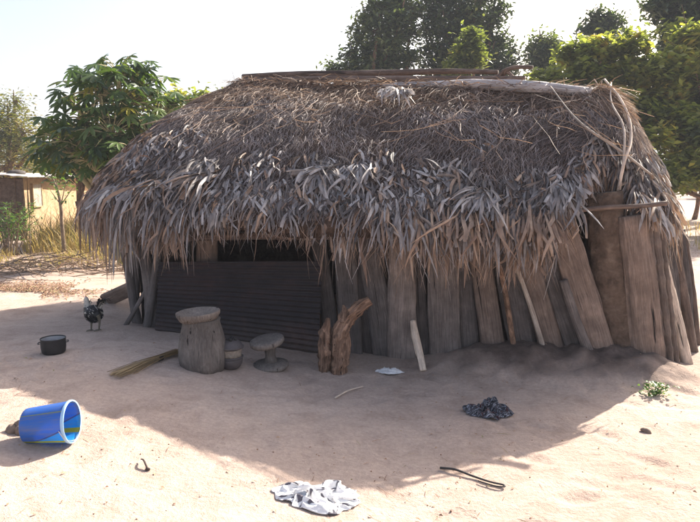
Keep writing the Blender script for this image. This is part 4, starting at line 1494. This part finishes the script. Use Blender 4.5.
heads = [(123, 105, 0, 60, 1.15), (85, 118, .3, 34, .95), (160, 118, .3, 40, 1.0), (100, 95, -.3, 34, .95), (140, 92, .4, 36, .95), (62, 140, -.2, 18, .8), (150, 140, -.3, 26, .9), (112, 135, -.5, 30, .9), (78, 145, -.5, 22, .8), (140, 158, -.7, 22, .75), (172, 140, 0, 26, .85), (105, 160, -.6, 22, .7), (120, 78, .2, 26, .8), (92, 162, -.7, 20, .65), (122, 168, -.8, 18, .6), (60, 152, -.3, 14, .65)]
for (hx, hy, dy, cnt, LP) in heads:
    hd = P(hx, hy, 11 + dy)
    mid = V((b.x * .6 + hd.x * .4, b.y, b.z + (hd.z - b.z) * .55))
    tube(mbt, [b - V((0, 0, .1)), mid, hd], [.075, .055, .035], 10, 5, 1, None, .08, 3, .6)
    for k in range(cnt):
        a = R.uniform(0, 2 * PI); el = R.uniform(-.45, 1.2)
        d = V((math.cos(a) * math.cos(el), math.sin(a) * math.cos(el), math.sin(el)))
        Lp = LP * R.uniform(.45, .80)
        e = hd + d * Lp + V((0, 0, -.10 * Lp))
        tube(mbt, [hd, hd + d * (Lp * .55) + V((0, 0, .03)), e], [.012, .009, .006], 5, 3, 1, None, 0, 1, .95)
        outd = V((d.x, d.y, -.25 - R.random() * .5))
        nn = (V((d.x * .35, d.y * .35, .8)) + V((R.gauss(0, .3), R.gauss(0, .3), 0))).normalized()
        tone = 1.0 if R.random() < .03 else max(0, min(.92, .48 + R.gauss(0, .2)))
        papleaf(mbl, e, outd - nn * outd.dot(nn), nn, R.uniform(.17, .29), tone)
# low side shoot with yellow-green leaves, one dying leaf
for (lx, ly, S, tn) in ((45, 158, .22, .85), (58, 166, .20, .95), (38, 168, .20, .9), (68, 168, .18, .97), (60, 126, .26, 1.0), (57, 172, .16, .9)):
    q = P(lx, ly, 10.6)
    papleaf(mbl, q, V((R.gauss(0, .5), -1, -.4)), V((R.gauss(0, .3), -.5, .9)).normalized(), S, tn)
    tube(mbt, [P(85, 150, 11), q.lerp(P(85, 150, 11), .4) + V((0, 0, .1)), q], [.02, .012, .006], 5, 3, 1, None, 0, 1, .9)
mbt.build('trunk', woodmat('papaya_stem', [(.3, (.14, .13, .08)), (.7, (.30, .28, .17))], (20, 20, 8), .5), PT)
mbl.build('crown', M['papaya'], PT)

# shrub in front of the mud house and the thin sapling
def shrub(name, px0, px1, pyb, pyt, Y, nst, mat, label, Lf, wf, stemm, tone0=.6, spread=.8, cat='bush'):
    c0 = P((px0 + px1) / 2, pyb, Y); c0.z = gh(c0.x, c0.y)
    t = thing(name, c0, label, cat, 'shrubs in front of the mud house')
    ms, ml = MB(), MB()
    for k in range(nst):
        e = P(R.uniform(px0, px1), R.uniform(pyt, (pyt + pyb) / 2), Y + R.gauss(0, .4))
        s0 = c0 + V((R.gauss(0, .15), R.gauss(0, .15), -.03))
        m_ = s0.lerp(e, .5) + V((0, 0, .2))
        tube(ms, [s0, m_, e], [.014, .009, .003], 5, 4, 1, None, 0, 1, .5)
        for j in range(26):
            f = R.uniform(.3, 1)
            q = (s0.lerp(m_, f * 2) if f < .5 else m_.lerp(e, f * 2 - 1)) + V((R.gauss(0, .06), R.gauss(0, .06), R.gauss(0, .05))) * spread
            leaf(ml, q, Lf * R.uniform(.6, 1.2), wf, max(0, min(1, tone0 + R.gauss(0, .2))), .1)
    ms.build('stem', stemm, t)
    ml.build('foliage', mat, t)
    return t


shrub('leafy_shrub', -22, 44, 246, 198, 12.5, 26, M['weed'], 'pale green shrub with slender shoots in front of the mud house', .13, .016, M['twig'])
c = P(64, 246, 12.4); c.z = gh(c.x, c.y)
t = thing('thin_sapling', c, 'thin bare sapling with few leaves in front of the mud house wall', 'sapling')
mb = MB()
tube(mb, [c - V((0, 0, .05)), P(62, 225, 12.4), P(61, 208, 12.4), P(58, 192, 12.4), P(52, 176, 12.4)], [.045, .038, .034, .028, .012], 8, 5, 1, None, .15, 6, .5)
for (ex, ey) in ((66, 182), (50, 190), (70, 192), (54, 170), (74, 186)):
    tube(mb, [P(61, 205, 12.4), P((61 + ex) / 2, (205 + ey) / 2, 12.35), P(ex, ey, 12.3)], [.014, .010, .004], 6, 3, 1, None, .1, 6, .5)
mb.build('trunk', M['twig'], t)
mb = MB()
for k in range(120):
    q = P(R.gauss(62, 9), R.gauss(184, 8), 12.35 + R.gauss(0, .2))
    leaf(mb, q, R.uniform(.06, .13), .022, R.random(), .4)
mb.build('crown', M['weed'], t)
# more shrubby growth in front of the long wall
shrub('leafy_shrub', 92, 128, 240, 195, 12.0, 12, M['olive'], 'sparse yellowish shrub between the sapling and the left end of the thatch', .12, .016, M['twig'], .7)

# dry grass in front of the wall, leaf litter, grass at right
mb = MB()
for k in range(16000):
    if R.random() < .85:
        x, y = R.uniform(-9.5, -3.0), R.uniform(10.3, 19)
        if R.random() < smooth(13, 10.3, y) * .8: continue
    else:
        x, y = R.uniform(3.5, 12), R.uniform(13, 22)
    if noise.noise(V((x * .8, y * .8, 3))) < -.1: continue
    if x < -8.45 and y > 15.7: continue
    c = V((x, y, gh(x, y)))
    a = R.uniform(0, 2 * PI)
    L_ = R.uniform(.12, .45) * (1.2 if y > 13 else .7)
    if -7.6 < x < -3 and y > 12.6: L_ *= R.uniform(1.2, 2.6)
    d = V((math.cos(a) * .35, math.sin(a) * .35, 1)).normalized()
    strip(mb, [c, c + d * L_ * .5, c + d * L_ + V((math.cos(a), math.sin(a), -.4)) * (L_ * .25)], [.009, .007, .001], V((-math.sin(a), math.cos(a), 0)), R.random())
props(mb.build('dry_grass', M['drygrass'], origin=(-6, 14, 0)), kind='stuff')
mb = MB()
for k in range(5200):
    u = R.random()
    if u < .55: c = G(R.gauss(20, 45), R.gauss(290, 4))
    elif u < .9: c = G(R.uniform(-60, 135), R.gauss(262, 6))
    else: c = G(R.uniform(690, 760), R.gauss(245, 12))
    if noise.noise(V((c.x * .9, c.y * .9, 4))) < -.12: continue
    a = R.uniform(0, 2 * PI); L_ = R.uniform(.02, .06)
    d = V((math.cos(a), math.sin(a), R.gauss(.02, .12)))
    strip(mb, [c + V((0, 0, .01)), c + d * L_ * .5 + V((0, 0, .02)), c + d * L_ + V((0, 0, .01))], [.004, .011, .002], V((-d.y, d.x, R.gauss(0, .25))), R.random(), .3)
props(mb.build('leaf_litter', M['litter'], origin=(-5, 9, 0)), kind='stuff')

# heap of cut branches in front of the dry grass
c = G(70, 258)
mb = MB()
for k in range(150):
    q = V((R.uniform(-6.6, -3.1), R.gauss(9.9, .5), 0)); q.z = gh(q.x, q.y) + abs(R.gauss(.05, .08))
    a = R.gauss(0, .55); L_ = R.uniform(.4, 1.5)
    d = V((math.cos(a), math.sin(a), R.gauss(0, .16)))
    bnd = V((0, 0, R.gauss(0, .08)))
    r_ = R.uniform(.003, .010)
    tube(mb, [q - d * L_ * .5, q + bnd, q + d * L_ * .5 + bnd * .5], [r_, r_ * .9, r_ * .5], 6, 3, 1, None, .1, 6, R.uniform(.3, 1))
props(mb.build('brush_pile', M['twig']), 'low heap of cut dry branches on the ground left of the hut', 'branches')

# ------------------------------------------------------------------ mud house at the left
c = V((-8.62, 15.8, 0))
t = thing('mud_house', c, 'low yellow mud house with a tin roof at the left edge', 'house')
X1, Y1, X0 = -8.75, 21.5, -15.0
def boxmb(mb, x0, x1, y0, y1, z0, z1, tone=.5, sub=1, wob=0):
    vs = [V((x, y, z)) for z in (z0, z1) for (x, y) in ((x0, y0), (x1, y0), (x1, y1), (x0, y1))]
    mb.add(vs, [(0, 1, 5, 4), (1, 2, 6, 5), (2, 3, 7, 6), (3, 0, 4, 7), (4, 5, 6, 7), (3, 2, 1, 0)], tone)


def wallgrid(mb, A, B, z1, n=40, m_=14, th=.22):
    d = (B - A); nn = V((d.y, -d.x, 0)).normalized()
    for side in (1, 0):
        vs, fs = [], []
        for j in range(m_ + 1):
            for i in range(n + 1):
                p_ = A.lerp(B, i / n) + V((0, 0, -.2 + (z1 + .2) * j / m_))
                w = .035 * noise.fractal(p_ * 1.3, 1, 2, 3) if side else -th
                vs.append(p_ + nn * w)
        fs = [(j * (n + 1) + i, j * (n + 1) + i + 1, (j + 1) * (n + 1) + i + 1, (j + 1) * (n + 1) + i) for j in range(m_) for i in range(n)]
        mb.add(vs, fs if side else [f[::-1] for f in fs])


mb = MB(); wallgrid(mb, c, V((-8.85, 21.5, 0)), 1.66); mb.build('wall', M['shedmud'], t)
mb = MB(); wallgrid(mb, V((-15.5, 15.7, 0)), c, 1.62); mb.build('wall', M['clay'], t)  # front wall faces away from the sun; its shade is put in as darker mud
mb = MB(); boxmb(mb, -15.5, -8.95, 21.3, 21.5, -.2, 1.66); mb.build('wall', M['shedmud'], t, False)
mb = MB()
n = 60
vs = []
for j in range(2):
    for i in range(n + 1):
        for k in range(2):
            y = (15.35, 21.9)[j]
            x = -15.8 + (15.8 - 8.25) * i / n
            vs.append((x, y, 1.70 + .012 * math.sin(i * 2.4) + .10 * (1 - abs((x + 12) / 4)) - k * .02 + .05 * j + .03 * noise.noise(V((x, y, 0)))))
fs = []
for i in range(n):
    a, b_ = i * 2, (n + 1) * 2 + i * 2
    fs += [(a, a + 2, b_ + 2, b_), (a + 1, b_ + 1, b_ + 3, a + 3), (a, a + 1, a + 3, a + 2), (b_, b_ + 2, b_ + 3, b_ + 1)]
fs += [(0, (n + 1) * 2, (n + 1) * 2 + 1, 1), (n * 2, n * 2 + 1, (n + 1) * 2 + n * 2 + 1, (n + 1) * 2 + n * 2)]
mb.add(vs, fs)
mb.build('tin_roof', M['tin'], t, False)
w_ = t
mb = MB()
q = V((-8.60, 16.75, 1.15))
for (y0, y1, z0, z1) in ((16.2, 16.23, .85, 1.5), (16.66, 16.69, .85, 1.5), (16.23, 16.66, .85, .88), (16.23, 16.66, 1.47, 1.5)):
    boxmb(mb, -8.70, -8.585, y0, y1, z0, z1)
wf = mb.build('window', M['shedmud'], t, False)
mb = MB(); boxmb(mb, -8.68, -8.60, 16.23, 16.66, .88, 1.47); mb.build('shutter', M['pole'], wf, False)
cc = P(16, 170, 16.6); cc.z = 1.79
mb = MB()
lathe(mb, [(0.001, -.08), (.20, -.07), (.26, -.02), (.20, .05), (.08, .08), (0.001, .085)], cc, 16, .5, None, .4, 6, 2.2)
props(mb.build('roof_stone', M['darkstone']), 'dark stone weighing down the tin roof of the mud house', 'stone')
# thatched shelter beyond it
b = P(106, 240, 24.0)
t = thing('thatched_shelter', (b.x, b.y, 0), 'dark low thatched eave of a shelter behind the left end of the hut', 'shelter')
mb = MB()
ctr = P(106, 185, 24.0)
lathe(mb, [(1.05, -.16), (1.15, -.10), (.9, .12), (.45, .36), (.06, .55), (0.001, .56)], V((ctr.x, ctr.y, 1.45)), 30, .3, None, .08, 4)
mb.build('roof', M['shell'], t)
mb = MB()
for (dx, dy) in ((-.8, -.5), (.8, -.5), (-.8, .6), (.8, .6)):
    m2 = MB()
    q = V((ctr.x + dx, ctr.y + dy, 0))
    tube(m2, [q - V((0, 0, .1)), q + V((.03, 0, .8)), q + V((0, 0, 1.6))], [.06, .055, .05], 9, 4, 1, None, .1, 4, .5)
    m2.build('post', M['darkpole'], t)

# ------------------------------------------------------------------ haze
HAZE = True
if HAZE:
    m, nt_, b_ = newmat('thin_haze')
    nt_.nodes.remove(b_)
    pv = nd(nt_, 'ShaderNodeVolumePrincipled')
    pv.inputs['Color'].default_value = (.84, .88, 1.0, 1)
    pv.inputs['Density'].default_value = .0015
    nt_.links.new(pv.outputs[0], nt_.nodes['Material Output'].inputs['Volume'])
    mb = MB()
    boxmb(mb, -1300, 1300, -900, 1400, -6, 48)
    props(mb.build('haze', m, None, False, origin=(0, 0, 0)), kind='stuff')

# ------------------------------------------------------------------ camera, light, world
cam = bpy.data.cameras.new('camera')
cam.sensor_width = 36
cam.lens = F / W * 36
cam.clip_start = .05
cam.clip_end = 3000
co = bpy.data.objects.new('camera', cam)
C.objects.link(co)
co.location = CAM
co.rotation_euler = (PI / 2 - PITCH, 0, 0)
bpy.context.scene.camera = co

SUN = V((1.10, 1.17, 1.0)).normalized()
sl = bpy.data.lights.new('sun', 'SUN')
sl.energy = 5.0
sl.angle = math.radians(.5)
sl.color = (1.0, .93, .82)
so = bpy.data.objects.new('sun', sl)
C.objects.link(so)
so.location = (20, 30, 25)
so.rotation_euler = (-SUN).to_track_quat('-Z', 'Y').to_euler()

w = bpy.data.worlds.new('World')
bpy.context.scene.world = w
w.use_nodes = True
nt = w.node_tree
sky = nt.nodes.new('ShaderNodeTexSky')
sky.sky_type = 'NISHITA'
sky.sun_disc = False
sky.sun_elevation = math.asin(SUN.z)
sky.sun_rotation = math.atan2(SUN.x, SUN.y)
sky.air_density = 1.0
sky.dust_density = 5.0
sky.ozone_density = 1.0
bg = nt.nodes['Background']
bg.inputs[1].default_value = .088
nt.links.new(sky.outputs[0], bg.inputs[0])

sc_ = bpy.context.scene
sc_.view_settings.view_transform = 'Standard'
sc_.view_settings.look = 'None'
sc_.view_settings.gamma = 1
sc_.view_settings.exposure = 1.67
sc_.cycles.use_denoising = True
sc_.cycles.max_bounces = 6
sc_.cycles.transparent_max_bounces = 8
